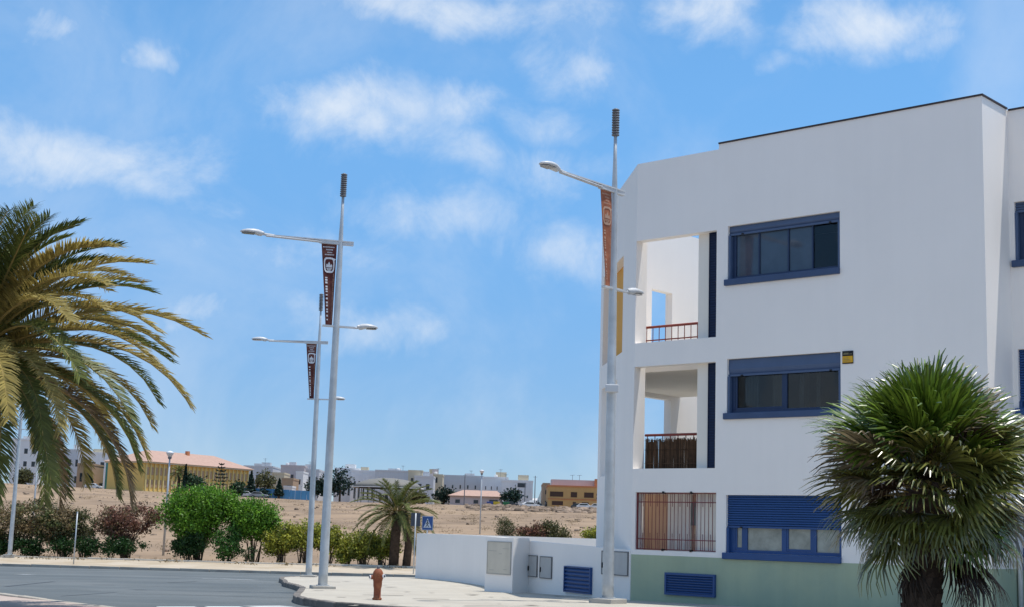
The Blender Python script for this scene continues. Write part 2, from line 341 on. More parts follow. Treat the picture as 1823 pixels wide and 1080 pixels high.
# ------------------------------------------------------------------ the ground
def zg(x, y): return .736 + .0048 * x - .0176 * max(y, 27)     # top of the pavements near the corner
def gnd(x, y, dz=0.):
    r = ray(x, y); lo, hi = 5., 300.
    for k in range(50):
        t = (lo + hi) / 2; P = CAM + r * t
        if P[2] > zg(P[0], P[1]) + dz: lo = t
        else: hi = t
    return CAM + r * lo
def ykerb(x): return 69.2 - .12 * max(min(x, 45), -60)
rn = random.Random(5)
def bump2(x, y): return .10 * math.sin(x * .31 + 1.3) * math.sin(y * .23) + .07 * math.sin(x * .83 + y * .41) + .05 * math.sin(x * 1.7 - y * 1.1)
def field_z(x, y):
    y0 = ykerb(x) + 6.2
    zt = 7.45 + min(max(-(x + 38) / 84, 0), 1) * 2.1
    d = (y - y0) / (326 - y0); d = min(max(d, 0), 1)
    rise = .80 * d + .20 * d * d * (3 - 2 * d)
    return -.42 + .0048 * min(max(x, -60), 60) * .5 + (zt + .42) * rise + bump2(x, y) * min(1, max(0, (y - y0) / 6)) * (1 if y < 322 else .2)
# road
xs = [-300, -120, -60, -30, -20, -14, -10, -6, -2, 2, 6, 12, 20, 40, 120, 300]; ys = [-200, -40, 0, 27] + [30 + 3 * i for i in range(15)] + [74.6]
b = MB(); V = [(x, y, zg(max(min(x, 60), -60), y) - .13) for y in ys for x in xs]; nxs = len(xs)
b.add(V, [(j * nxs + i, j * nxs + i + 1, (j + 1) * nxs + i + 1, (j + 1) * nxs + i) for j in range(len(ys) - 1) for i in range(nxs - 1)])
struct(b.build('road', M['asphalt']))
# far pavement strip and field
fx = sorted(set([-2500, -1200, -600, -300, -220, -160] + list(range(-132, 133, 3)) + [160, 220, 300, 600, 1200, 2500]))
fys = [6.2, 7.5, 9] + [10 + 2.4 * i + .035 * i * i for i in range(62)] + [296, 310, 340, 400, 500, 900, 2500, 6000]
b = MB(); nxs = len(fx)
V = [(x, ykerb(x) + d, field_z(x, ykerb(x) + d)) for d in fys for x in fx]
b.add(V, [(j * nxs + i, j * nxs + i + 1, (j + 1) * nxs + i + 1, (j + 1) * nxs + i) for j in range(len(fys) - 1) for i in range(nxs - 1)])
struct(b.build('ground', M['soil'], smooth=True))
b = MB(); px = [-200] + list(range(-60, 46, 3)) + [200]; prof = [(.16, 0), (1.5, .03), (3.2, .08), (4.8, .15), (5.4, .20), (6.6, .17)]
def fpz(x, d): 
    xx = min(max(x, -60), 60); return np.interp(d, [q[0] for q in prof], [q[1] for q in prof]) + zg(xx, ykerb(xx))
V = [(x, ykerb(x) + d, fpz(x, d)) for d, _ in prof for x in px]; nxs = len(px)
b.add(V, [(j * nxs + i, j * nxs + i + 1, (j + 1) * nxs + i + 1, (j + 1) * nxs + i) for j in range(len(prof) - 1) for i in range(nxs - 1)])
farpave = struct(b.build('far_pavement', M['farpave']))
kb = MB().box(-.745, .745, -.08, .08, -.2, .0); kb_o = None; pb_o = None
for i in range(44):
    x = -45 + i * 1.5
    if kb_o is None: o = kb_o = kb.build('kerb_stone', M['kerb'], farpave, bevel=.015)
    else: o = kb_o.copy(); COL.objects.link(o)
    o.location = (x, ykerb(x) + .08, zg(x, ykerb(x)) + .006 + rn.uniform(-.006, .006)); o.rotation_euler = (0, 0, -.12 + rn.uniform(-.006, .006))
pbm = MB().box(-.99, .99, -.07, .07, -.15, .07)
for i in range(33):
    x = -45 + i * 2.0
    if pb_o is None: o = pb_o = pbm.build('planter_edging', mat('pale_edging', (.6, .55, .47), .9, .1), farpave, bevel=.015)
    else: o = pb_o.copy(); COL.objects.link(o)
    o.location = (x, ykerb(x) + 5.4, fpz(x, 5.4) + rn.uniform(-.015, .015)); o.rotation_euler = (0, 0, -.12 + rn.uniform(-.01, .01))
# near pavement (corner with two rounded lobes)
OUT = [(20, 6.6), (10, 15.6), (3.2, 21.75), (-.92, 25.45), (-2.15, 26.2), (-3.02, 26.9), (-3.75, 28.3), (-4.2, 29.9), (-4.45, 31.6), (-4.65, 33.5), (-4.95, 36.0), (-5.25, 38.4), (-5.85, 41.2), (-6.6, 44.3), (-7.1, 47.6), (-7.75, 51), (-8.05, 53.5), (-7.9, 56), (-7.0, 58.6), (-5.2, 60.6), (-2.5, 62.0), (4, 62.6), (40, 58), (60, 58), (60, 6.6)]
def dens_poly(pl, st):
    out = []
    for i in range(len(pl)):
        a, c = np.array(pl[i]), np.array(pl[(i + 1) % len(pl)]); n = max(1, int(np.linalg.norm(c - a) / st))
        out += [tuple(a + (c - a) * k / n) for k in range(n)]
    return out
nearpave = struct(MB().prism(OUT[::-1], lambda x, y: zg(x, y) - .4, lambda x, y: zg(x, y)).build('pavement', M['pave']))
def kerbs(pl, st, par, m, w=.16, h=.17):
    pts = [np.array(p, float) for p in pl]
    seg = [np.linalg.norm(pts[i + 1] - pts[i]) for i in range(len(pts) - 1)]; T = sum(seg); n = int(T / st)
    cum = np.concatenate([[0], np.cumsum(seg)])
    def P(t): 
        i = min(int(np.searchsorted(cum, t, 'right')) - 1, len(seg) - 1); return pts[i] + (pts[i + 1] - pts[i]) * (t - cum[i]) / seg[i]
    for k in range(n):
        a, c = P(T * k / n), P(T * (k + 1) / n); d = c - a; L_ = np.linalg.norm(d); mid = (a + c) / 2; nrm = np.array([d[1], -d[0]]) / L_
        o = MB().box(-L_ / 2 + .006, L_ / 2 - .006, -w * .55, w * .45, -h - .1, .008).build('kerb_stone', m, par, bevel=.02)
        o.location = (mid[0], mid[1], zg(*mid) + rn.uniform(-.004, .006)); o.rotation_euler = (0, 0, math.atan2(d[1], d[0]) + rn.uniform(-.01, .01))
M['kerbd'] = mat('shaded_kerb_stone', (.20, .18, .16), .9, .18, 3., .5, 30, col2=(.11, .10, .09), c2scale=1.6)  # shade on the kerb faces is put into this darker stone colour
kerbs(OUT[2:20], .9, nearpave, M['kerbd'])
# pavement on the camera's side of the road, where the left palm stands
M['pinkpave'] = mat('pinkish_pavement', (.46, .375, .325), .9, .08, 1.2, .3, 45)
OUT2 = [(-60, 83), (-30, 50.2), (-9.5, 27.35), (-7.6, 25.0), (-4.5, 21.6), (0, 17.4), (14, 5.0), (60, -36), (60, -120), (-120, -120), (-120, 83)]
np2 = struct(MB().prism(OUT2[::-1], lambda x, y: zg(max(x, -60), y) - .4, lambda x, y: zg(max(x, -60), y)).build('camera_side_pavement', M['pinkpave']))
kerbs([(-14, 32.4), (-9.5, 27.35), (-7.6, 25.0), (-4.5, 21.6), (0, 17.4)], 1., np2, M['kerb'])
# seams and marks on the pavement: thin strips of darker mortar
def strip(name, px1, px2, w, m, dz, parent=None):
    a, c = gnd(*px1, dz), gnd(*px2, dz); d = (c - a)[:2]; L_ = np.linalg.norm(d); nv = np.array([-d[1], d[0]]) / L_ * w / 2
    p = [a[:2] - nv, c[:2] - nv, c[:2] + nv, a[:2] + nv]
    o = MB().add([(q[0], q[1], zg(q[0], q[1]) + dz) for q in p], [(0, 1, 2, 3)]).build(name, m, parent)
    return o
M['stain'] = mat('pavement_grime', (.36, .33, .28), .95, .25, 3.)
M['joint'] = mat('dark_mortar', (.22, .195, .165), .9, .3, 4.)
for (a, c, w) in [((646, 1057.5), (718, 1059), .16), ((735, 1064.5), (800, 1065.5), .14), ((826, 1077), (905, 1077.5), .14), ((582, 1034.5), (606, 1035), .3), ((600, 1061.5), (615, 1062), .2), ((690, 1043.5), (705, 1044), .35), ((830, 1056), (850, 1057), .2), ((905, 1078), (960, 1077.5), .12)]:
    strip('pavement_joint', a, c, w, M['joint'], .004, nearpave)
rj = random.Random(21)
for i in range(34):
    x, y = rj.uniform(560, 1120), rj.uniform(1033, 1079); w_ = rj.uniform(3, 16)
    strip('pavement_stain', (x, y), (x + w_, y + rj.uniform(-.4, .6)), rj.uniform(.05, .22), M['stain'], .0045 + i * .0002, nearpave)
# road paint and seams (each a thin sheet above the asphalt)
rd = bpy.data.objects['road']
for (a, c, w, m) in [((112, 1079.5), (170, 1079.5), .5, 'paint'), ((283, 1080), (352, 1080), .5, 'paint'), ((370, 1079.5), (433, 1079.5), .5, 'paint'), ((446, 1078.5), (512, 1078), .5, 'paint'),
                     ((33, 1021), (58, 1022), .5, 'paintold'), ((360, 1028.5), (388, 1029), .35, 'paintold'), ((392, 1029), (455, 1031.5), .45, 'paintold')]:
    strip('lane_mark', a, c, w, M[m], -.126, rd)
for (a, c, w) in [((210, 1056), (330, 1058), .07), ((330, 1058), (522, 1063), .06), ((10, 1043), (96, 1034), .10), ((165, 1040), (205, 1040.5), .12), ((110, 1060), (205, 1053.5), .06), ((240, 1049), (262, 1049), .1), ((300, 1036), (350, 1034), .12), ((400, 1045), (470, 1046), .05)]:
    strip('road_seam', a, c, w, M['tar'], -.127, rd)
# ------------------------------------------------------------------ the apartment building
UX = np.array([.74198, -.67043, 0]); UN = np.array([.67043, .74198, 0])       # along the facade (to the right), into the building
BRZ = math.atan2(UX[1], UX[0])
bld = thing('apartment_building', 'three-storey white apartment block with blue windows, green base and chamfered balcony corner', 'building', (4.84, 31.91, 0), BRZ)
ops = [(0, 2.83, 7.36, 8.59), (0, 2.83, 4.37, 5.58), (0, 2.83, 1.32, 2.57), (-2.58, -.30, 6.1, 8.54), (-2.58, -.30, 3.16, 5.54), (-2.48, -.26, 1.31, 2.62), (-2.58, -.26, 10.43, 10.55)]
MB().panel(-2.58, 6.03, 1.2, 10.55, ops, 0, .25).build('facade_wall', M['plaster'], bld)
MB().panel(-2.58, 6.03, -.4, 1.2, [], -.004, .25).build('plinth_wall', M['green'], bld)
MB().box(5.78, 6.034, .25, 1.216, -.4, 1.2).build('plinth_wall', M['green'], bld)
MB().panel(6.03, 14, -.4, 1.2, [], 1.216, 1.47).build('plinth_wall', M['green'], bld)
MB().box(5.78, 6.03, .25, 1.47, 1.2, 10.55).build('return_wall', M['plaster'], bld)
CW = [(6.13, 9.0, 7.36, 8.58), (6.13, 9.0, 4.37, 5.56), (6.13, 9.0, 1.32, 2.57)]
MB().panel(6.03, 14, 1.2, 10.52, CW, 1.22, 1.47).build('recessed_wall', M['plaster'], bld)
# corner pier beside the balconies, chamfered wall with two niches, end wall with openings to the sky
MB().prism([(-2.58, 0), (-2.58, .43), (-2.95, .66), (-2.95, .344)], -.4, 10.43).build('corner_pier', M['plaster'], bld)
CH = Matrix(((.7325, .6808, 0, -6.6), (-.6808, .7325, 0, 3.74), (0, 0, 1, 0), (0, 0, 0, 1)))
MB().panel(0, 4.985, -.4, 10.43, [(.45, 3.66, 6.12, 8.54), (.45, 3.0, 3.15, 5.5)], 0, .32).xf(CH).build('chamfer_wall', M['plaster'], bld)
MB().box(.452, 3.658, .24, .318, 6.122, 8.538).xf(CH).build('niche_back', M['ochre'], bld)
MB().box(.452, 2.998, .24, .318, 3.152, 5.498).xf(CH).build('niche_back', M['plaster'], bld)
EW = Matrix(((0, -1, 0, -6.36), (1, 0, 0, 0), (0, 0, 1, 0), (0, 0, 0, 1)))
MB().panel(3.75, 9.25, -.4, 10.43, [(5.76, 6.75, 5.9, 8.58), (4.9, 6.75, 2.9, 5.5)], 0, .24).xf(EW).build('end_wall', M['plaster'], bld)
MB().box(-.93, -.302, .2, 9.0, -.4, 10.43).build('partition_wall', M['plaster_in'], bld)
MB().box(-6.36, -.932, 9.0, 9.25, -.4, 3.6).build('rear_wall', M['plaster'], bld)
MB().box(-.3, 14, 11, 11.25, -.4, 10.5).build('rear_wall', M['plaster'], bld)
MB().box(13.75, 14, 1.47, 11, -.4, 10.5).build('side_wall', M['plaster'], bld)
MB().prism([(-.3, .25), (5.78, .25), (5.78, 1.47), (13.75, 1.47), (13.75, 11), (-.3, 11)], 9.9, 10.05).build('roof_slab', M['conc'], bld)
SLAB = [(-.932, 1.6), (-.932, 7.2), (-6.34, 7.2), (-6.34, 3.85), (-4.0, 1.6)]
for z in (2.62, 5.62):
    MB().prism(SLAB[::-1], z, z + .13).build('balcony_slab', M['plaster_in'], bld)
for (a, c, y0, y1, z) in [(-.26, 6.06, -.03, .28, 10.552), (5.76, 6.06, .282, 1.19, 10.552), (6.062, 14.02, 1.19, 1.5, 10.522)]:
    MB().box(a, c, y0, y1, z, z + .034).build('coping', M['coping'], bld)
def louvre(x0, x1, z0, z1, y, st, m, par, name='louvre', fr=.035, dep=.05):
    b = MB().box(x0, x1, y - .012, y, z0, z1)
    for q in ((x0, x0 + fr, z0, z1), (x1 - fr, x1, z0, z1), (x0 + fr, x1 - fr, z0, z0 + fr), (x0 + fr, x1 - fr, z1 - fr, z1)): b.box(q[0], q[1], y - dep - .01, y - .0125, q[2], q[3])
    n = int((z1 - z0 - 2 * fr) / st)
    for i in range(n):
        z = z0 + fr + (i + .5) * (z1 - z0 - 2 * fr) / n
        b.add([(x0 + fr, y - dep, z - st * .38), (x1 - fr, y - dep, z - st * .38), (x1 - fr, y - .013, z + st * .42), (x0 + fr, y - .013, z + st * .42), (x0 + fr, y - dep, z - st * .38 + .012), (x1 - fr, y - dep, z - st * .38 + .012)], [(0, 1, 2, 3), (0, 4, 5, 1), (4, 3, 2, 5)])
    return b.build(name, m, par)
for z0, z1 in ((6.1, 8.54), (3.16, 5.54)):
    louvre(-.615, -.302, z0, z1, .2, .06, M['navy'], bld, 'louvre_strip', .012, .03)
def window(x0, x1, z0, z1, sh, splits, pms, yo, shm, sill_r=0., fm='blue', sm='blue', slats=True, sash=True):
    W = x1 - x0; e = .003
    o = [(x0 + W * a, x0 + W * c, z0 + .07, z1 - .05) for a, c in splits]
    fr = MB().panel(x0 + e, x1 - e, z0 + e, z1 - e, o, yo + .11, yo + .18).build('window', M[fm], bld)
    for k, ((a, c, p, q), pm) in enumerate(zip(o, pms)):
        MB().box(a + .001, c - .001, yo + .14, yo + .15, p + .001, q - .001).build('pane', M[pm], fr)
        if k % 2 == 0 and sash:
            MB().panel(a + .002, c - .002, p + .002, q - .002, [(a + .045, c - .045, p + .05, q - .045)], yo + .118, yo + .139).build('sash', M[fm], fr)
    b = MB(); n = max(2, int(round(sh / .052))) if slats else 1; hs = sh / n
    for i in range(n):
        zz = z1 - e - sh + i * hs
        b.add([(x0 + e, yo + .1, zz), (x1 - e, yo + .1, zz), (x1 - e, yo + .062, zz + hs * .35), (x0 + e, yo + .062, zz + hs * .35), (x1 - e, yo + .075, zz + hs * .97), (x0 + e, yo + .075, zz + hs * .97), (x1 - e, yo + .1, zz + hs * .999), (x0 + e, yo + .1, zz + hs * .999)], [(0, 1, 2, 3), (3, 2, 4, 5), (5, 4, 6, 7)])
    b.box(x0 + e, x1 - e, yo + .055, yo + .1, z1 - e - sh - .045, z1 - e - sh - .001)
    b.box(x0 + e, x0 + .06, yo + .02, yo + .109, z0 + e, z1 - e - sh - .05); b.box(x1 - .06, x1 - e, yo + .02, yo + .109, z0 + e, z1 - e - sh - .05)
    b.build('roller_shutter', shm, fr)
    for q in (.12, .9): MB().box(x0 + W * q, x0 + W * q + .05, yo + .03, yo + .054, z1 - e - sh - .05, z1 - e - sh - .02).build('stopper', M['black'], fr)
    MB().box(x0 - .06, x1 + sill_r, yo - .07, yo + .109, z0 - .14, z0 - .001).build('sill', M[sm], fr, bevel=.012)
window(0, 2.83, 7.36, 8.59, .17, [(.055, .26), (.272, .525), (.537, .738), (.75, .99)], ['pane2', 'pane2', 'pane2', 'glass'], 0, M['bluegrey'], 0., 'frame_up', 'sill_up', False, False)
window(0, 2.83, 4.37, 5.58, .34, [(.055, .49), (.52, .965)], ['glass', 'glass'], 0, M['bluegrey'], 0., 'frame_up', 'sill_up', False)
window(0, 2.83, 1.32, 2.57, .66, [(.06, .135), (.17, .475), (.515, .735), (.77, .965)], ['pane3', 'pane3', 'pane3', 'pane3'], 0, M['blue'])
window(6.13, 9.0, 7.36, 8.58, .17, [(.05, .49), (.52, .965)], ['pane2', 'pane'], 1.22, M['bluegrey'], 0., 'frame_up', 'sill_up')
window(6.13, 9.0, 4.37, 5.56, 1.0, [(.05, .49), (.52, .965)], ['pane', 'pane'], 1.22, M['blue'])
window(6.13, 9.0, 1.32, 2.57, .9, [(.05, .49), (.52, .965)], ['pane', 'pane'], 1.22, M['blue'])
MB().tube([(6.10, 1.15, .1), (6.10, 1.15, 2.2)], .05).build('downpipe', M['whitebar'], bld, smooth=True)
def reflection_strip(x0, x1, z0, z1, y, m, nf):  # pale wavy sheets behind the panes, standing in for reflections in the glass
    n = nf * 6; V = []; Fq = []
    for i in range(n + 1):
        x = x0 + (x1 - x0) * i / n; yy_ = y + .035 * math.sin(i * 2 * math.pi / 6) + .012 * math.sin(i * .7)
        V += [(x, yy_, z0), (x, yy_ * 1. + .004, z1)]
    return MB().add(V, [(2 * i, 2 * i + 2, 2 * i + 3, 2 * i + 1) for i in range(n)]).build('reflection_strip', m, bld, smooth=True)
reflection_strip(.25, .62, 4.3, 5.4, .34, M['reflection_strip'], 5); reflection_strip(.95, 1.3, 4.3, 5.4, .36, M['reflection_strip'], 4); reflection_strip(1.62, 1.75, 4.3, 5.4, .36, M['reflection_strip'], 2); reflection_strip(2.02, 2.12, 4.3, 5.4, .4, M['reflection_strip'], 2)
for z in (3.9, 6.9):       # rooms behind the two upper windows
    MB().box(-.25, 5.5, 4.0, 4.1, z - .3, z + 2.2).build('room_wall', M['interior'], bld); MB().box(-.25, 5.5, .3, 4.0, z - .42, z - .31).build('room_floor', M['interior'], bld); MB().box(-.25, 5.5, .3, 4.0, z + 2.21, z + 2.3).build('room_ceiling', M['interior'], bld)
MB().box(2.3, 2.9, 2.6, 2.9, 7.2, 8.0).build('cupboard', M['tan'], bld)
# alarm plate by the middle window
pl = MB().box(2.88, 3.13, -.018, -.004, 5.31, 5.58).build('alarm_plate', M['black'], bld)
MB().box(2.885, 3.125, -.024, -.0185, 5.335, 5.47).build('yellow_field', M['yellow'], pl)
bb = MB()
for i, (a, c) in enumerate([(.02, .2), (.03, .14), (.15, .22)]): bb.box(2.885 + a, 2.885 + c, -.024, -.0185, 5.505 + .02 * (i % 2), 5.518 + .02 * (i % 2))
for i in range(3): bb.box(2.91, 3.09 - .03 * i, -.03, -.0245, 5.36 + i * .033, 5.368 + i * .033)
struct(bb.build('lettering', mat('plate_print', (.25, .22, .12), .6), pl), 'stuff')
louvre(-1.59, -.24, .34, .83, -.004, .05, M['blue'], bld, 'vent_louvre', .05)
# balcony railing on the top floor
r3 = MB().tube([(-.93, 1.66, 6.75), (-4.05, 1.66, 6.75)], .032, 8).build('railing', M['red_rail'], bld, smooth=True)
b = MB()
for i in range(17):
    x = -1.0 - i * .19; b.tube([(x, 1.66, 5.75), (x, 1.66, 6.73)], .011, 5)
b.beam((-.93, 1.66, 6.42), (-4.05, 1.66, 6.42), .02, .03); b.beam((-.93, 1.66, 5.85), (-4.05, 1.66, 5.85), .02, .03)
b.build('balusters', M['red_rail'], r3)
MB().beam((-.93, 1.62, 5.80), (-4.05, 1.62, 5.80), .02, .09).build('kick_board', M['whitebar'], r3)
r2 = MB().tube([(-.93, .5, 3.97), (-2.6, .5, 3.97)], .03, 8).build('railing', M['red_rail'], bld, smooth=True)
b = MB(); rr = random.Random(3)
for i in range(92):
    x = -.95 - i * .0178; h = 3.90 - abs(rr.gauss(0, .025)) - (.06 if rr.random() < .12 else 0)
    b.tube([(x, .47 + rr.uniform(-.012, .012), 3.05), (x + rr.uniform(-.012, .012), .47 + rr.uniform(-.01, .01), h)], .0085, 5)
for i in range(70):
    x = -.95 - i * .0233 + rr.uniform(-.004, .004); b.tube([(x, .488, 3.05), (x + rr.uniform(-.01, .01), .49, 3.84 + rr.uniform(-.04, .03))], .011, 5)
for z in (3.3, 3.62, 3.84): b.beam((-.94, .452, z), (-2.58, .452, z), .008, .012)
b.build('reed_screen', M['reed'], r2)
b = MB()
for i in range(8): b.tube([(-1.0 - i * .22, .5, 2.75), (-1.0 - i * .22, .5, 3.95)], .012, 5)
b.build('balusters', M['red_rail'], r2)
# small railing seen in the end-wall opening and on the chamfer balcony
b = MB().beam((-6.5, 5.78, 6.7), (-6.5, 6.73, 6.7), .03, .03)
for i in range(8): b.tube([(-6.5, 5.82 + i * .125, 5.9), (-6.5, 5.82 + i * .125, 6.69)], .01, 5)
b.build('railing', M['whitebar'], bld)
# barred opening of the ground floor
b = MB()
for i in range(22):
    x = -2.46 + i * .1035; b.tube([(x, .06, 1.335), (x, .06, 2.6)], .0085, 5)
    if i % 2: b.tube([(x + .05, .06, 1.335), (x + .05, .06, 1.7)], .007, 5); b.tube([(x + .05, .06, 2.3), (x + .05, .06, 2.6)], .007, 5)
for z in (1.335, 1.56, 2.4, 2.6): b.beam((-2.478, .06, z), (-.262, .06, z), .02, .02)
b.beam((-2.465, .06, 1.32), (-2.465, .06, 2.61), .035, .03, (0, 1, 0))
b.build('window_grille', M['red_bar'], bld)
for x, z in ((-1.72, 1.32), (-.95, 1.32), (-1.72, 2.61), (-.95, 2.61)): MB().box(x, x + .05, -.02, .05, z - .02, z + .03).build('grille_fixing', M['black'], bld)
MB().box(-3.5, -3.0, 1.0, 1.25, -.4, 2.61).build('patio_wall', M['plaster'], bld)
MB().box(-2.999, -2.25, 1.05, 1.25, -.4, 2.61).build('patio_wall', M['tan'], bld)
MB().box(-1.599, -.935, 1.02, 1.25, -.4, 2.61).build('patio_wall', M['tan'], bld)
MB().box(-2.249, -1.6, .95, 1.25, -.4, 2.61).build('patio_wall', M['plaster'], bld)  # sunlit patch of the patio wall, its light put in as white plaster
MB().box(-1.55, -1.3, .9, 1.019, 1.9, 2.42).build('meter_box', M['cabdark'], bld)

# ------------------------------------------------------------------ boundary wall
Y1 = np.array([.69, 38.45, 0]); Y0 = np.array([2.905, 33.64, 0]); yd = Y0 - Y1; YL = np.linalg.norm(yd); yd /= YL; yin = np.array([-yd[1], yd[0], 0])
yw = thing('boundary_wall', 'low white plastered yard wall with meter cabinets running left from the apartment block', 'wall', Y1, math.atan2(yd[1], yd[0]))
def yl(x, y):
    P = onplane(x, y, Y1, yin); return (P - Y1) @ yd, P[2]
b = MB().prism([(-.12, 0), (YL, 0), (YL, .2), (-.12, .2)], -.3, lambda x, y: 1.40 - .11 * x / YL); b.build('wall_panel', M['plaster'], yw)
def door(px0, py0, px1, py1, m, name, handle=None, rim=True):
    x0, z1 = yl(px0, py0); x1, z0 = yl(px1, py1); zb = yl(px0, py1)[1]; z0 = (z0 + zb) / 2
    if rim: MB().panel(x0, x1, z0, z1, [(x0 + .02, x1 - .02, z0 + .02, z1 - .02)], -.035, -.002).build('door_frame', M['cabdark'], yw)
    o = MB().box(x0 + .021, x1 - .021, -.028, -.002, z0 + .021, z1 - .021).build(name, m, yw)
    if handle: MB().box(x0 + .04, x0 + .075, -.055, -.029, z0 + (z1 - z0) * .28, z0 + (z1 - z0) * .5).build('handle', M['black'], o)
    return x0, x1, z0, z1
door(942, 987, 957, 1026, M['cab'], 'cabinet_door', True); door(963, 989, 983, 1029, M['cab'], 'cabinet_door', True)
door(1073, 979, 1119, 1023, M['cab'], 'cabinet_door', True)
x0, z1 = yl(1008, 1006); x1, z0 = yl(1054, 1058)
louvre(x0, x1, z0 + .01, z1, -.002, .085, M['blue'], yw, 'vent_louvre', .03, .06)
# pillar with the beige service door
PB = [(-.50, 38.95), (.23, 37.95), (.66, 38.52), (-.05, 39.6)]
MB().prism([(x, y) for x, y in PB], -.3, 1.475).build('service_pillar', M['plaster'], yw, world=True)
pa, pb2 = np.array([-.50, 38.95, 0]), np.array([.23, 37.95, 0]); pd = pb2 - pa; PL = np.linalg.norm(pd); pd /= PL; pn = np.array([-pd[1], pd[0], 0])
def plc(x, y):
    P = onplane(x, y, pa, pn); return (P - pa) @ pd, P[2]
x0, z1 = plc(869, 962); x1, z0 = plc(909.5, 1023)
PM = Matrix(((pd[0], pn[0], 0, pa[0]), (pd[1], pn[1], 0, pa[1]), (0, 0, 1, 0), (0, 0, 0, 1)))
MB().panel(x0, x1, z0, z1, [(x0 + .025, x1 - .025, z0 + .025, z1 - .025)], -.025, -.002).xf(PM).build('door_frame', M['conc'], yw, world=True)
sd = MB().box(x0 + .026, x1 - .026, -.018, -.002, z0 + .026, z1 - .026).xf(PM).build('service_door', M['beige'], yw, world=True)
b = MB()
for (a, c, q) in ((.06, .4, .70), (.5, .62, .62), (.66, .92, .78), (.1, .3, .12), (.7, .85, .15)): b.box(x0 + (x1 - x0) * a, x0 + (x1 - x0) * c, -.022, -.0185, z0 + (z1 - z0) * q, z0 + (z1 - z0) * q + .012)
b.xf(PM).build('embossed_line', M['conc'], sd, world=False)
sd.children[0].data.transform((Matrix.Translation(yw.location) @ yw.rotation_euler.to_matrix().to_4x4()).inverted())
# long curved stretch going away to the left
LW = [(-.05, 40.0), (-.30, 43.5), (-.62, 46.6), (-1.15, 50.2), (-1.72, 53.2), (-2.5, 56.4), (-3.6, 59.6)]
b = MB()
inn = [(x + .2, y + .05) for x, y in LW]
b.prism(LW[::-1] + inn, lambda x, y: zg(x, y) - .3, 1.475)
b.build('wall_panel', M['plaster'], yw, world=True)
MB().prism([(-3.6, 59.6), (-3.4, 59.65), (6, 59.0), (6, 58.8)], -.8, 1.475).build('wall_panel', M['plaster'], yw, world=True)

# ------------------------------------------------------------------ street lamps and banners
LH = 10.8
def lum(mbx, x0, x1, z):       # lamp head, long axis x
    secs = []; n = 10; L_ = x1 - x0
    for t, w, h, dn in ((0, .045, .03, .03), (.12, .075, .06, .085), (.26, .11, .085, .075), (.45, .145, .095, .035), (.7, .15, .08, .03), (.9, .105, .05, .025), (1., .03, .012, .012)):
        secs.append([(x0 + L_ * t, w * math.cos(a), z + (h if math.sin(a) > 0 else dn) * math.sin(a)) for a in [2 * math.pi * k / n for k in range(n)]])
    vs = [q for s_ in secs for q in s_]
    mbx.add(vs, [(i * n + k, i * n + (k + 1) % n, (i + 1) * n + (k + 1) % n, (i + 1) * n + k) for i in range(len(secs) - 1) for k in range(n)] + [tuple(range(n)), tuple(range((len(secs) - 1) * n, len(secs) * n))])
    return mbx
def make_lamp(loc, rz, label, lean=(0, 0)):
    t = thing('street_lamp', label, 'street lamp', loc, rz, 'tall banner street lamps')
    MB().box(-.29, .29, -.29, .29, -.1, .09).build('plinth', M['conc'], t, bevel=.01)
    MB().lathe([(.122, .10), (.118, .4), (.105, 3.), (.09, 6.), (.075, 8.2), (.06, 9.), (.042, 9.6), (.036, 10.2)], 20).build('pole', M['galv'], t, smooth=True)
    MB().lathe([(.17, .085), (.17, .11), (.12, .111)], 20).build('base_flange', M['galv'], t)
    fb = MB()
    for k in range(11):
        z = 10.17 + k * .057; fb.lathe([(.04, z), (.082, z + .002), (.088, z + .016), (.082, z + .03), (.04, z + .032)], 14)
    fb.lathe([(.045, 10.15), (.045, 10.79), (.01, 10.8)], 10); fb.build('finial', M['finial'], t, smooth=True)
    a = MB()
    a.prism([(-1.75, -.035), (.0, -.06), (.34, -.05), (.34, .05), (.0, .06), (-1.75, .035)], 8.94, 8.97)
    a.box(-.55, .34, -.045, .045, 8.86, 8.939); a.tube([(-.5, -.03, 8.90), (-1.95, -.02, 8.93)], .024, 8); a.tube([(-.5, .03, 8.90), (-1.95, .02, 8.93)], .024, 8)
    a.tube([(-1.74, 0, 8.95), (-2.05, 0, 8.97)], .035, 8); a.build('upper_arm', M['galv2'], t)
    h1 = lum(MB(), -2.0, -2.62, 8.99).build('lamp_head', M['galv2'], t, smooth=True)
    MB().prism([(-2.58, -.05), (-2.5, -.11), (-2.25, -.115), (-2.25, .115), (-2.5, .11), (-2.58, .05)], 8.945, 8.957).build('lens', M['lens'], h1)
    a = MB().prism([(-.36, -.05), (.12, -.06), (.5, -.03), (.5, .03), (.12, .06), (-.36, .05)], 6.70, 6.745); a.tube([(.45, 0, 6.72), (.62, 0, 6.73)], .03, 8); a.build('lower_arm', M['galv2'], t)
    h2 = lum(MB(), .55, 1.1, 6.76).build('lamp_head', M['galv2'], t, smooth=True)
    MB().prism([(1.06, -.05), (.98, -.1), (.8, -.1), (.8, .1), (.98, .1), (1.06, .05)], 6.715, 6.727).build('lens', M['lens'], h2)
    t.rotation_euler = (lean[0], lean[1], rz)
    return t
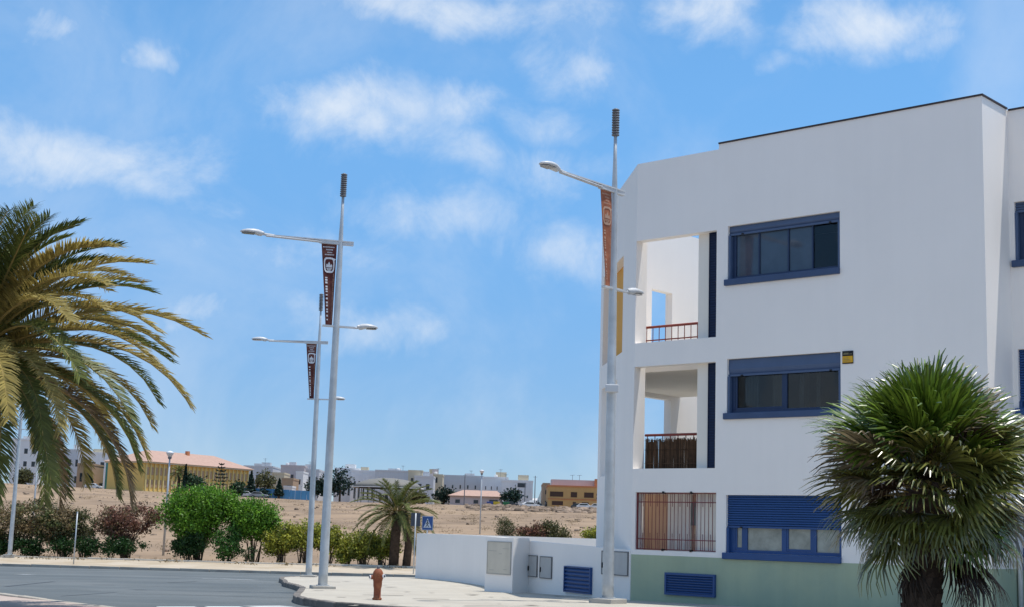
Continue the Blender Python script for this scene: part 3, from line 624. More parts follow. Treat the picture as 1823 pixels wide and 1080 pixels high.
def make_banner(lamp, label, m, pm, seed, dark=True):
    t = thing('banner', label, 'banner', lamp.location, lamp.rotation_euler[2], 'banners on the street lamps')
    t.rotation_euler = lamp.rotation_euler
    rr = random.Random(seed); nz_, nx_ = 22, 5; V = []; Fq = []
    zt, zb = 8.855, 6.75
    def edge(z): f = (zt - z) / (zt - zb); return -.50 + .215 * f, -.095 - .015 * f
    ph = rr.uniform(0, 6)
    def yy(u_, z): return .005 * math.sin(z * 5 + ph) + .010 * math.sin(u_ * 5 + z * 2.3 + ph)
    for side in (0, 1):
        for j in range(nz_ + 1):
            z = zt + (zb - zt) * j / nz_; a, c = edge(z)
            for i in range(nx_ + 1): V.append((a + (c - a) * i / nx_, yy(i / nx_, z) + side * .006, z))
    nb = (nx_ + 1) * (nz_ + 1)
    for side in (0, 1):
        for j in range(nz_):
            for i in range(nx_):
                q = [side * nb + j * (nx_ + 1) + i + k for k in (0, 1, nx_ + 2, nx_ + 1)]; Fq.append(tuple(q if side else q[::-1]))
    MB().add(V, Fq).build('cloth', m, t, smooth=True)
    def P(u_, z, d=.006):
        a, c = edge(z); return (a + (c - a) * u_, yy(u_, z) - d, z)
    # crest: white rounded shield ring with a pale ship in it
    cz, ch = 8.30, .205; ring = []
    for k in range(20):
        a = 2 * math.pi * k / 20; ca, sa = math.cos(a), math.sin(a); ring.append((abs(ca) ** .5 * math.copysign(1, ca), abs(sa) ** .6 * math.copysign(1, sa)))
    V = [P(.5 + .40 * s * x, cz + ch * s * y) for s in (1, .78) for x, y in ring]
    MB().add(V, [(k, (k + 1) % 20, 20 + (k + 1) % 20, 20 + k) for k in range(20)]).add([P(.62, cz + ch), P(.98, cz + ch * .82), P(.90, cz + ch * .62), P(.60, cz + ch * .8)], [(0, 1, 2, 3)]).build('crest_ring', pm, t)
    b = MB()
    for x0, x1, h in ((.26, .42, .1), (.40, .58, .15), (.56, .74, .09)):
        b.add([P(x0, cz - .06), P(x1, cz - .06), P(x1 - .02, cz - .06 + h * .7), P((x0 + x1) / 2, cz - .06 + h), P(x0 + .02, cz - .06 + h * .6)], [(0, 1, 2, 3, 4)])
    for k in range(3): b.add([P(.27 + .05 * k, cz - .08 - .03 * k), P(.73 - .05 * k, cz - .08 - .03 * k), P(.70 - .05 * k, cz - .10 - .03 * k), P(.30 + .05 * k, cz - .10 - .03 * k)], [(0, 1, 2, 3)])
    b.build('crest_ship', pm, t)
    b = MB()
    for r, (z, a, c) in enumerate(((8.76, .1, .85), (8.69, .3, .72), (8.62, .38, .66), (8.56, .2, .8))):
        u_ = a
        while u_ < c:
            w = rr.uniform(.03, .06); b.add([P(u_, z), P(u_ + w, z), P(u_ + w, z + .03), P(u_, z + .03)], [(0, 1, 2, 3)]); u_ += w + .03
    z = 7.98
    while z > 6.85:
        h = rr.uniform(.025, .05); w = .2
        b.add([P(.16, z - h), P(.16 + w, z - h), P(.16 + w, z), P(.16, z)], [(0, 1, 2, 3)]); z -= h + rr.choice([.018, .02, .022, .06])
    struct(b.build('lettering', pm, t), 'stuff')
    b = MB()
    for z in np.arange(6.9, 8.0, .12): b.add([P(.84, z), P(.875, z), P(.875, z + .10), P(.84, z + .10)], [(0, 1, 2, 3)])
    struct(b.build('edge_print', M['print2'], t), 'stuff')
    return t
Pm, P1, P3 = gnd(1082, 1073), gnd(574, 1049), gnd(549, 1027)
def scale_to(P, px_top):        # distance from the known height of the lamp type
    return P
def lamp_at(bx, by, ty):
    best = None
    for Y in np.arange(20, 90, .05):
        a = at(bx, by, Y); t_ = a + np.array([0, 0, LH]); d = t_ - CAM; yy_ = 540 - FOC * (d @ cU) / (d @ cF)
        if best is None or abs(yy_ - ty) < best[0]: best = (abs(yy_ - ty), a)
    return best[1]
Lm = make_lamp(lamp_at(1082, 1072, 195), R_(50), 'nearest tall grey street lamp standing before the white apartment block, with a floodlight halfway up', (0, R_(-.3)))
L1 = make_lamp(lamp_at(574, 1048, 309), R_(16.8), 'tall grey street lamp on the rounded pavement corner, left of the rust-red hydrant', (0, R_(.15)))
L3 = make_lamp(lamp_at(549, 1027, 523), 0, 'smaller-looking grey street lamp just behind the lamp at the pavement corner', (0, R_(-.3)))
a = at(17, 989, 77.5); L4 = make_lamp((a[0], a[1], a[2]), R_(8), 'grey street lamp on the far pavement half hidden behind the left palm fronds')
a = at(584, 880, 400); L5 = make_lamp((a[0], a[1], 7.6), R_(0), 'tiny far street lamp beyond the field, hidden behind the corner lamp pole')
fl = MB().box(-.14, .14, -.24, -.10, 4.45, 4.62).build('floodlight', M['galv2'], Lm, bevel=.02)
fl.data.transform(Matrix.Rotation(R_(-50) , 4, 'Z')); MB().box(-.05, .05, -.12, -.08, 4.56, 4.68).xf(Matrix.Rotation(R_(-50), 4, 'Z')).build('bracket', M['galv'], Lm)
make_banner(Lm, 'faded orange-brown banner, back light put into its colour, on the lamp before the apartment block', M['banner2'], M['print2'], 1)
make_banner(L1, 'dark brown tapering banner with white crest on the lamp at the pavement corner', M['banner'], M['print'], 2)
make_banner(L3, 'dark brown banner with white crest on the lamp behind the corner lamp', M['banner'], M['print'], 3)

# ------------------------------------------------------------------ hydrant
P = gnd(671, 1067); hy = thing('fire_hydrant', 'rust-red fire hydrant column with white outlet caps on the pale pavement', 'hydrant', P, R_(-10))
MB().lathe([(.075, 0), (.095, .01), (.095, .035), (.072, .05), (.072, .22), (.085, .27), (.088, .36), (.10, .41), (.105, .50), (.095, .545), (.075, .575), (.055, .60), (.03, .607)], 18).build('body', M['rust'], hy, smooth=True)
MB().lathe([(.03, .60), (.03, .645), (.022, .66), (.0, .665)], 8).build('valve_cap', M['finial'], hy)
for s_, z, yv in ((-1, .44, -.03), (1, .47, -.03)):
    o = MB().tube([(s_ * .07, yv, z), (s_ * .128, yv - .03, z)], .042, 12).build('outlet', M['rust'], hy)
    MB().tube([(s_ * .128, yv - .03, z), (s_ * .15, yv - .042, z)], .038, 12).build('cap', M['print'], o)
    MB().tube([(s_ * .15, yv - .042, z), (s_ * .158, yv - .047, z)], .018, 8).build('cap_nut', M['black'], o)

# ------------------------------------------------------------------ signs on the far pavement
def signpost(px, pyb, off, h, label, kind):
    x = 0
    Y = 75.
    for k in range(8):
        P = at(px, pyb, Y); Y = ykerb(P[0]) + off
    P = at(px, pyb, Y); zb = fpz(P[0], off)
    t = thing('road_sign', label, 'sign', (P[0], P[1], zb))
    MB().tube([(0, 0, -.1), (0, 0, h)], .032, 8).build('post', M['galv'], t, smooth=True)
    return t, h
t, h = signpost(758, 1012, 1.3, 2.75, 'blue square pedestrian crossing sign rising behind the white wall end', 'x')
pl = MB().box(-.27, .27, -.06, -.035, h - .66, h + .02).build('sign_plate', M['signblue'], t, bevel=.004)
MB().panel(-.265, .265, h - .655, h + .015, [(-.25, .25, h - .64, h)], -.064, -.0605).build('border', M['print'], pl)
b = MB(); zb = h - .54
b.add([(-.19, -.064, zb), (.19, -.064, zb), (0, -.064, zb + .46)], [(0, 1, 2)]).build('triangle', M['print'], pl)
b = MB().tube([(0, -.068, zb + .33), (0, -.069, zb + .33)], .035, 10)
for q in (((0, zb + .29), (-.01, zb + .16)), ((-.01, zb + .17), (.07, zb + .03)), ((-.01, zb + .17), (-.08, zb + .03)), ((0, zb + .27), (.07, zb + .19)), ((0, zb + .27), (-.07, zb + .19))):
    b.beam((q[0][0], -.0665, q[0][1]), (q[1][0], -.0665, q[1][1]), .003, .03, (1, 0, .01))
b.build('walking_figure', M['black'], pl)
t, h = signpost(736, 1020, .9, 2.9, 'grey back of a road sign on a thin post beside the mid palm', 'x')
MB().box(-.23, .23, .04, .06, h - .62, h + .02).build('sign_plate', M['dkgrey'], t, bevel=.004)
t, h = signpost(131, 1001, 1.2, 2.6, 'thin bare sign post on the far pavement below hanging palm fronds', 'x')
MB().box(-.02, .02, -.05, -.03, h - .1, h).build('clamp', M['galv'], t)
# ------------------------------------------------------------------ foliage helpers
def leaves(C, size, rng, asp=.5, up=.0, normal=None):
    """diamond leaves at centres C (n,3) -> V, F"""
    n = len(C); d = rng.normal(size=(n, 3)); d[:, 2] += up; d /= np.linalg.norm(d, axis=1)[:, None]
    e = rng.normal(size=(n, 3)); e -= d * (e * d).sum(1)[:, None]; e /= np.linalg.norm(e, axis=1)[:, None]
    L_ = (size * rng.uniform(.6, 1.3, n))[:, None]; w = L_ * asp
    V = np.stack([C - d * L_ * .5, C + e * w * .5, C + d * L_ * .5, C - e * w * .5], 1).reshape(-1, 3)
    return V, np.arange(4 * n).reshape(n, 4)
def lobe_points(lobes, n, rng, clump=.16, nclump=60, shell=.6):
    """lobes: (cx,cy,cz,rx,ry,rz). Points gathered in clumps near the lobe surfaces, so light gaps stay between them."""
    vol = np.array([l[3] * l[4] * l[5] for l in lobes]) ** .67; vol = vol / vol.sum(); out = []
    for l, f_ in zip(lobes, vol):
        k = max(4, int(nclump * f_)); m_ = max(8, int(n * f_))
        d = rng.normal(size=(k, 3)); d /= np.linalg.norm(d, axis=1)[:, None]; rad = shell + (1 - shell) * rng.uniform(0, 1, k) ** .6
        rad *= rng.uniform(.82, 1.12, k)
        c = d * rad[:, None] * np.array(l[3:6]) + np.array(l[:3])
        idx = rng.integers(0, k, m_); s_ = clump * rng.uniform(.6, 1.3, k)
        out.append(c[idx] + rng.normal(size=(m_, 3)) * (s_[idx])[:, None] * np.array([1, 1, .75]))
    return np.concatenate(out)
def hedge_pos(px, off):
    Y = 76.
    for k in range(8):
        P = at(px, 985, Y); Y = ykerb(P[0]) + off
    P = at(px, 985, Y); z = field_z(P[0], P[1]) if off > 6.3 else fpz(P[0], off)
    return np.array([P[0], P[1], z])
SC = 2560.6
def shrub(name, label, cat, px, off, lobes_px, m, n, leaf, seed, stems=5, clump=.16, nclump=70, lean=.5, group=None, shell=.6, asp=.5, base_py=None, m2=None, m2frac=0):
    """lobes_px: list of (px, py, rx_px, rz_px) in photograph pixels at the shrub's own distance"""
    P = hedge_pos(px, off) if base_py is None else base_py
    rng = np.random.default_rng(seed); t = thing(name, label, cat, P, 0, group); k = P[1] / SC
    lb = []
    for (x, y, rx, rz) in lobes_px:
        c = at(x, y, P[1] + rng.uniform(-.25, .25)) - P; lb.append((c[0], c[1], c[2], rx * k, max(rx * k * .8, .2), rz * k))
    C = lobe_points(lb, n, rng, clump, nclump, shell); C = C[C[:, 2] > .05]
    if m2 is not None:
        sel = rng.uniform(size=len(C)) < m2frac
        V, Fc = leaves(C[sel], leaf * .8, rng, .8); npmesh('flowers', V, Fc, m2, t); C = C[~sel]
    V, Fc = leaves(C, leaf, rng, asp, .2); npmesh('foliage', V, Fc, m, t)
    sb = MB(); 
    for l in lb:
        for i in range(stems):
            q = np.array(l[:3]) + np.array(l[3:6]) * rng.uniform(-.6, .6, 3); b0 = rng.uniform(-.15, .15, 2) * (1 + lean)
            mid = np.array([b0[0] + q[0] * .35 + rng.uniform(-.08, .08), b0[1] + q[1] * .35, q[2] * .55])
            sb.tube([(b0[0], b0[1], -.05), mid, q], [.035, .025, .012], 5)
    sb.build('stems', M['stem'], t)
    return t
HG = 'hedge shrubs along the far pavement'
shrub('oleander_shrub', 'brown-red oleander shrub at the left edge beside the lamp pole', 'shrub', -6, 7.2, [(-8, 930, 42, 34), (0, 965, 30, 20)], M['l_olean'], 7140, .15, 1, 5, .2, 80, group=HG)
shrub('oleander_shrub', 'largest brown oleander shrub just right of the left lamp pole', 'shrub', 62, 7.4, [(58, 922, 46, 30), (85, 932, 28, 26), (40, 945, 22, 22)], M['l_olean'], 8840, .15, 2, 6, .2, 90, group=HG)
shrub('oleander_shrub', 'brown oleander shrub left of the thin bare sign post', 'shrub', 112, 7.2, [(112, 930, 34, 24), (100, 950, 22, 15)], M['l_olean'], 6120, .15, 3, 6, .2, 70, group=HG)
shrub('oleander_shrub', 'olive oleander with pale flowers right of the thin bare sign post', 'shrub', 150, 7.2, [(146, 932, 24, 24), (150, 955, 18, 22)], M['l_olive'], 2600, .14, 4, 5, .17, 60, group=HG, m2=M['print'], m2frac=.012)
shrub('red_leaf_shrub', 'shrub with reddish leaf tips below a hanging palm frond', 'shrub', 225, 7.2, [(205, 922, 34, 20), (245, 920, 38, 20), (225, 945, 30, 25), (190, 935, 20, 18)], M['l_red'], 8320, .15, 5, 6, .19, 90, group=HG)
for i, (px, w, lab) in enumerate([(-4, 24, 'low dark green bush at the foot of the leftmost oleander'), (50, 30, 'low dark green bush at the foot of the largest oleander'), (112, 26, 'low dark green bush behind the thin bare sign post'), (160, 24, 'low dark green bush right of the sign post with pale flowers above'), (225, 30, 'low dark green bush under the reddish shrub'), (195, 14, 'smallest low dark bush left of the reddish shrub')]):
    shrub('low_dark_foliage', lab, 'bush', px, 6.4, [(px, 972, w, 15)], M['l_dark'], int(80 * w), .13, 20 + i, 3, .14, 40, group=HG, shell=.3)
# the two clipped green trees and the bushes beside them
shrub('green_tree', 'dense bright green clipped tree with flat round crown left of centre', 'tree', 352, 7.0, [(358, 895, 62, 30), (325, 912, 34, 25), (395, 905, 34, 26), (350, 935, 42, 24), (348, 955, 24, 14)], M['l_green'], 28000, .15, 31, 4, .22, 420, group='clipped green trees', shell=.45)
shrub('green_tree', 'smaller bright green clipped tree right of the big green tree', 'tree', 452, 7.4, [(452, 915, 38, 24), (432, 925, 26, 24), (474, 932, 24, 28), (448, 940, 28, 14)], M['l_green'], 16000, .15, 32, 3, .22, 260, group='clipped green trees', shell=.45)
shrub('round_bush', 'soft green bush between the two clipped green trees', 'bush', 405, 6.6, [(405, 968, 28, 24), (415, 948, 14, 14)], M['l_mid'], 4200, .13, 33, 3, .15, 70, group=HG, shell=.35)
shrub('small_plant', 'tiny dark plant at the planter edge below the smaller clipped tree', 'plant', 446, 6.0, [(447, 980, 9, 9), (443, 992, 12, 6)], M['l_dark'], 500, .1, 34, 2, .08, 14)
shrub('low_dark_foliage', 'shaded foot of the big clipped tree, shade put into its dark leaf colour', 'bush', 338, 6.5, [(340, 968, 30, 20), (328, 976, 20, 12)], M['l_dark'], 5200, .13, 36, 3, .15, 70, group=HG, shell=.3)  # shade under the tree crown, put in as separate dark leaves
YL_ = [(500, 30, 955, 'leftmost yellow-green hedge bush with bare dark twigs'), (540, 36, 950, 'yellow-green hedge bush seen left of the two lamp poles'), (582, 24, 952, 'yellow-green hedge bush showing right behind the two lamp poles'), (615, 16, 972, 'small yellow hedge bush right of the corner lamp pole'), (645, 24, 966, 'pale yellow-green bush left of the twin palm trunk'), (680, 26, 964, 'yellow-green bush touching the twin palm trunk')]
for i, (px, w, cy, lab) in enumerate(YL_):
    shrub('hedge_bush', lab, 'bush', px, 6.9, [(px, cy, w, 20), (px - w * .3, cy + 14, w * .8, 14), (px + w * .4, cy + 8, w * .7, 14)], M['l_yel'], int(190 * w), .15, 40 + i, 6, .18, 90, group=HG, shell=.4)
shrub('bush_behind_wall', 'dry olive bush with grass-like top behind the long white wall', 'bush', 900, 9., [(900, 940, 17, 16), (912, 952, 10, 12)], M['l_olive'], 1900, .15, 50, 5, .16, 40, asp=.25)
shrub('bush_behind_wall', 'reddish-brown bush behind the white wall above the cabinet doors', 'bush', 950, 8., [(940, 952, 18, 12), (958, 945, 14, 14)], M['l_red'], 3040, .14, 51, 5, .15, 40)
shrub('bush_behind_wall', 'wide olive bush behind the white wall, right of the reddish one', 'bush', 985, 8., [(988, 952, 26, 18), (975, 945, 14, 14)], M['l_olive'], 2600, .14, 52, 5, .16, 50)
shrub('bush_behind_wall', 'bright green bush peeking over the wall beside the building corner', 'bush', 1058, 8., [(1058, 958, 22, 20), (1066, 948, 12, 14)], M['l_yel'], 2600, .13, 53, 5, .15, 50)

# ------------------------------------------------------------------ palms
def frond_mesh(L_, e0, droop, nl, llen, lw, seed, vee=.35, hang=.25):
    rng = np.random.default_rng(seed); ns = 28; pts = [np.array([.12, 0, 0.])]; tan = []
    side_bend = rng.uniform(-.25, .25); yawa = 0
    for i in range(ns):
        s_ = i / ns; e = e0 - droop * s_ ** 1.35; yawa = side_bend * s_
        d = np.array([math.cos(e) * math.cos(yawa), math.cos(e) * math.sin(yawa), math.sin(e)]); tan.append(d); pts.append(pts[-1] + d * L_ / ns)
    pts = np.array(pts); tan.append(tan[-1]); tan = np.array(tan)
    V = []; Fc = []
    for sd in (-1, 1):
        for k in range(nl):
            s_ = .10 + .90 * (k + rng.uniform(-.3, .3)) / nl; s_ = min(max(s_, .02), .995); x = s_ * ns; i = int(x); f_ = x - i
            p = pts[i] * (1 - f_) + pts[min(i + 1, ns)] * f_; d = tan[i]
            sv = np.cross(d, (0, 0, 1.)); sv /= np.linalg.norm(sv) + 1e-6; nv = np.cross(sv, d)
            ll = llen * (.35 + .65 * math.sin(math.pi * min(1, .12 + .80 * s_)) ** .8) * rng.uniform(.85, 1.1)
            fwd = .45 + .55 * s_; dr = d * fwd + sv * sd * (1.0 - .35 * s_) + nv * (vee * rng.uniform(.4, 1.5)); dr += rng.normal(size=3) * .07; dr /= np.linalg.norm(dr)
            q1 = p + dr * ll * .5; dr2 = dr + np.array([0, 0, -hang]); dr2 /= np.linalg.norm(dr2); q2 = q1 + dr2 * ll * .5
            wv_ = np.cross(dr, nv); wv_ /= np.linalg.norm(wv_) + 1e-6; wv_ = wv_ * .8 + nv * .45 * sd
            w = lw * rng.uniform(.8, 1.2); b0 = len(V)
            V += [p - wv_ * w * .35, p + wv_ * w * .35, q1 + wv_ * w * .5, q1 - wv_ * w * .5, q2 + wv_ * w * .06, q2 - wv_ * w * .06]
            Fc += [(b0, b0 + 1, b0 + 2, b0 + 3), (b0 + 3, b0 + 2, b0 + 4, b0 + 5)]
    rb = MB().tube([pts[i] for i in range(0, ns + 1, 3)], [max(.035 * (1 - i / ns), .006) * (L_ / 3.6) for i in range(0, ns + 1, 3)], 5)
    return np.array(V), np.array(Fc), rb
def date_palm(t, head, L0, n, nl, llen, lw, seed, trunk_r=.28, trunk_pts=None, e_range=(80, -55), mats=('p_dark', 'p_green', 'p_gold', 'p_dry'), power=1., droop0=70, droop1=30, goldlo=.4):
    rng = np.random.default_rng(seed); protos = []
    K = 14
    for k in range(K):
        f_ = k / (K - 1); e0 = R_(e_range[0] + (e_range[1] - e_range[0]) * f_); dr = R_(droop0 + (droop1 - droop0) * f_)
        V, Fc, rb = frond_mesh(L0 * (.74 + .26 * min(1, f_ * 2.2)) * (1 - .08 * max(0, f_ - .7)), e0, dr * rng.uniform(.9, 1.1), nl, llen, lw, seed * 50 + k)
        protos.append((V, Fc, rb, f_, {}))
    for i in range(n):
        f_ = ((i + .5) / n) ** power; k = min(K - 1, int(f_ * K)); V, Fc, rb, _, cache = protos[k]
        u_ = rng.uniform()
        mn = mats[0] if f_ < .3 and u_ < .45 else mats[1] if (f_ < goldlo or u_ < .36) else mats[2] if u_ < .83 or f_ < .75 else mats[3]
        if mn not in cache:
            o = npmesh('frond', V, Fc, M[mn], t); me2 = rb.build('rachis', M['p_rach'], None); 
            # join stalk into the frond mesh
            vs = np.concatenate([V, np.array(rb.v)]); bpy.data.objects.remove(me2)
            me = bpy.data.meshes.new('frond'); me.from_pydata(vs.tolist(), [], [tuple(q) for q in Fc.tolist()] + [tuple(len(V) + j for j in q) for q in rb.f])
            me.materials.append(M[mn]); me.materials.append(M['p_rach']); me.polygons.foreach_set('material_index', [0] * len(Fc) + [1] * len(rb.f)); me.update(); o.data = me; cache[mn] = o
        else:
            o = cache[mn].copy(); COL.objects.link(o)
        o.parent = t; o.location = head + np.array([0, 0, .25 * (1 - f_)]); o.rotation_euler = (rng.uniform(-.16, .16), rng.uniform(-.10, .10), i * 2.39996 + rng.uniform(-.2, .2)); sc = rng.uniform(.9, 1.06); o.scale = (sc, sc, sc)
    if trunk_pts is not None:
        trunk(t, trunk_pts, trunk_r, rng, head)
def trunk(t, pts, r, rng, head, nb=90):
    pts = [np.array(p, float) for p in pts]; b = MB().tube(pts, [r * 1.12] + [r] * (len(pts) - 2) + [r * 1.15], 14); b.build('trunk', M['bark'], t, smooth=True)
    b = MB(); L_ = np.linalg.norm(pts[-1] - pts[0])
    for i in range(nb):
        f_ = (i + .5) / nb; x = f_ * (len(pts) - 1); j = min(int(x), len(pts) - 2); p = pts[j] + (pts[j + 1] - pts[j]) * (x - j); a = i * 2.39996 + rng.uniform(-.2, .2)
        d = np.array([math.cos(a), math.sin(a), 0]); s_ = np.array([-d[1], d[0], 0]); w = r * .34; h = r * rng.uniform(.5, .85)
        q = p + d * r * .9
        b.add([q - s_ * w, q + s_ * w, q + d * r * .22 + np.array([0, 0, h]) + s_ * w * .5, q + d * r * .22 + np.array([0, 0, h]) - s_ * w * .5, q - d * r * .1 + np.array([0, 0, h * .9])], [(0, 1, 2, 3), (3, 2, 4), (0, 3, 4), (1, 4, 2)])
    b.build('leaf_bases', M['bark'], t)
# large date palm whose crown fills the left edge
P = at(-46, 648, 22.0); g = zg(P[0], P[1]) - .1
t = thing('date_palm', 'big date palm at the left edge with long arching golden-green fronds', 'palm', (P[0], P[1], g))
date_palm(t, np.array([0, 0, P[2] - g]), 3.4, 122, 130, .36, .025, 11, .34, [(0, 0, -.2), (.03, 0, 1.5), (0, 0, P[2] - g + .1)], (84, -16), droop0=74, droop1=80, goldlo=.2)
# twin palm in the middle distance
P = hedge_pos(708, 5.9)
t = thing('date_palm', 'small twin-trunk date palm at the far pavement beside the crossing sign', 'palm', P)
date_palm(t, np.array([-.10, 0, 2.75]), 2.4, 54, 48, .32, .032, 12, .24, [(-.2, 0, -.1), (-.16, 0, 1.4), (-.10, 0, 2.8)], (80, -30), ('p_dark', 'p_green', 'p_green', 'p_gold'), droop0=50, droop1=62, goldlo=.6)
trunk(t, [(.45, .1, -.1), (.55, .1, 1.3), (.3, .1, 2.4), (.15, .1, 2.8)], .2, np.random.default_rng(4), None, 60)
# fan palm in front of the facade
def fan_mesh(rp, rb, nseg, span, cup, seed, tip=.5):
    """petiole along +x, blade of radius rb after it"""
    rng = np.random.default_rng(seed); V = []; Fc = []; c = np.array([rp, 0, 0.])
    for k in range(nseg):
        a = (k / (nseg - 1) - .5) * span; a += rng.uniform(-.02, .02); rr = rb * (1 - .22 * abs(k / (nseg - 1) - .5) * 2) * rng.uniform(.9, 1.07)
        z0 = cup * abs(math.sin(a)) ; d = np.array([math.cos(a), math.sin(a), .0]); s_ = np.array([-math.sin(a), math.cos(a), 0]); fold = .016 * (1 if k % 2 else -1)
        hw = span / nseg * .5
        st = [(.04, .95, 0), (.42, 1.05, -.00), (.66, .82, -.03), (.86, .42, -.03 - tip * .16), (1.0, .05, -.03 - tip * .42)]
        b0 = len(V)
        for (f_, wf, dz) in st:
            w = min(f_, .5) * rr * hw * 1.2 * wf + .003; p = c + d * rr * f_ * (1 if dz > -.1 else .96) + np.array([0, 0, dz * rr + z0 * f_ * rr])
            jit = rng.normal(size=3) * (.012 if f_ > .6 else 0); V += [p - s_ * w + jit, p + np.array([0, 0, fold * (1 - f_)]) + jit, p + s_ * w + jit]
        for i in range(len(st) - 1):
            q = b0 + i * 3; Fc += [(q, q + 1, q + 4, q + 3), (q + 1, q + 2, q + 5, q + 4)]
    return np.array(V), np.array(Fc), MB().tube([(0, 0, 0), (rp * .5, 0, .01), (rp + .08, 0, 0)], [.022, .014, .01], 5)
P = at(1641, 1080, 18.6); g = zg(P[0], P[1]); HZ = at(1655, 872, 18.6)[2] - g
t = thing('fan_palm', 'bushy fan palm with green crown and shaggy brown skirt before the blue windows', 'palm', (P[0], P[1], g))
rng = np.random.default_rng(8); head = np.array([at(1650, 872, 18.6)[0] - P[0], 0, HZ]); NF = 108
cache = {}
for i in range(NF):
    f_ = (i + .5) / NF; el = R_(86 - 116 * f_ ** .95 + rng.uniform(-11, 11)); az = i * 2.39996 + rng.uniform(-.25, .25); k = min(9, int(f_ * 10)); u_ = rng.uniform()
    mn = 'f_green' if f_ < .42 and u_ < .85 else 'f_mid' if u_ < .70 else 'f_green' if u_ < .76 else 'f_dry' if u_ < .91 else 'f_dead'
    key = (k, mn, i % 2)
    if key not in cache:
        V, Fc, rb = fan_mesh(.62 + .10 * (k > 2), .92, 36, R_(165 + 10 * (k % 3)), -.16 + .0 * k, 300 + k * 7 + i % 2, .18 + .05 * k)
        me = bpy.data.meshes.new('fan_leaf'); vs = np.concatenate([V, np.array(rb.v)]); me.from_pydata(vs.tolist(), [], [tuple(q) for q in Fc.tolist()] + [tuple(len(V) + j for j in q) for q in rb.f])
        me.materials.append(M[mn]); me.materials.append(M['p_rach']); me.polygons.foreach_set('material_index', [0] * len(Fc) + [1] * len(rb.f)); me.update(); cache[key] = me
    o = bpy.data.objects.new('fan_leaf', cache[key]); COL.objects.link(o); o.parent = t
    o.location = head + np.array([0, 0, .22 * (1 - 2 * f_)]); sc = rng.uniform(.80, 1.15) * (1.02 - .55 * max(0, f_ - .6)); o.scale = (sc,) * 3
    # leaf blade stands steeply: roll about its own axis plus elevation
    Mr = Matrix.Rotation(az, 3, 'Z') @ Matrix.Rotation(-el, 3, 'Y') @ Matrix.Rotation(rng.uniform(-.75, .75), 3, 'X') @ Matrix.Rotation(R_(rng.uniform(-14, 16)), 3, 'Y')
    o.rotation_euler = Mr.to_euler()
for (az, el, ln) in [(-40, -48, 1.5), (-12, -42, 1.6), (-25, -60, 1.45), (25, -50, 1.3), (-150, -66, 1.0)]:     # old brown leaves hanging right of the trunk
    V, Fc, rb = fan_mesh(.5, ln * .75, 26, R_(70), -.1, int(az + 500), .5)
    o = npmesh('dead_leaf', V, Fc, M['f_dead'], t); o.location = head + np.array([0, 0, -.35]); o.rotation_euler = (Matrix.Rotation(R_(az), 3, 'Z') @ Matrix.Rotation(-R_(el), 3, 'Y')).to_euler()
trunk(t, [(0, 0, -.3), (0, 0, .5), (head[0] * .5, 0, HZ * .6), head], .235, rng, None, 150)
# ------------------------------------------------------------------ dry field details
rng = np.random.default_rng(77)
V = []; Fc = []
def rock(c, s):
    b0 = len(V); n = 7; a = rng.uniform(0, 6.28, 3)
    base = [(-1, -1, -.6), (1, -1, -.6), (1, 1, -.6), (-1, 1, -.6), (-.7, -.7, .6), (.7, -.7, .6), (.7, .7, .6), (-.7, .7, .6)]
    ca, sa = math.cos(a[0]), math.sin(a[0])
    for x, y, z in base:
        x, y, z = [q * rng.uniform(.6, 1.25) for q in (x, y, z)]; V.append((c[0] + s * (x * ca - y * sa), c[1] + s * (x * sa + y * ca), c[2] + s * z))
    Fc.extend([tuple(b0 + j for j in q) for q in ((0, 3, 2, 1), (4, 5, 6, 7), (0, 1, 5, 4), (1, 2, 6, 5), (2, 3, 7, 6), (3, 0, 4, 7))])
for i in range(900):
    if i < 560:
        px, Y = rng.uniform(830, 1075), rng.uniform(255, 322); s = rng.uniform(.15, .62) * (1.5 if rng.uniform() < .08 else 1)
    else:
        px, Y = rng.uniform(-40, 1075), rng.uniform(85, 322); s = rng.uniform(.05, .2) * (1 + Y / 250)
    x = at(px, 900, Y)[0]; rock((x, Y, field_z(x, Y) + s * .1), s)
struct(npmesh('rubble', V, Fc, M['rock']), 'stuff')
C = []
for i in range(420):
    px, Y = rng.uniform(-40, 1075), rng.uniform(84, 310); x = at(px, 900, Y)[0]; r = rng.uniform(.2, .8) * (.7 + Y / 250); z = field_z(x, Y); n = int(70 * r)
    C.append(np.stack([x + rng.normal(size=n) * r * .5, Y + rng.normal(size=n) * r * .4, z + abs(rng.normal(size=n)) * r * .25], 1))
for i in range(60):      # dry tufts along the planter edge
    px = rng.uniform(-20, 740); P = hedge_pos(px, rng.uniform(4.6, 6.4)); n = 22
    C.append(P + np.stack([rng.normal(size=n) * .22, rng.normal(size=n) * .15, abs(rng.normal(size=n)) * .07 - .02], 1))
C = np.concatenate(C); Vv, Ff = leaves(C, .16, rng, .25, .8); struct(npmesh('dry_weeds', Vv, Ff, M['dryweed']), 'stuff')

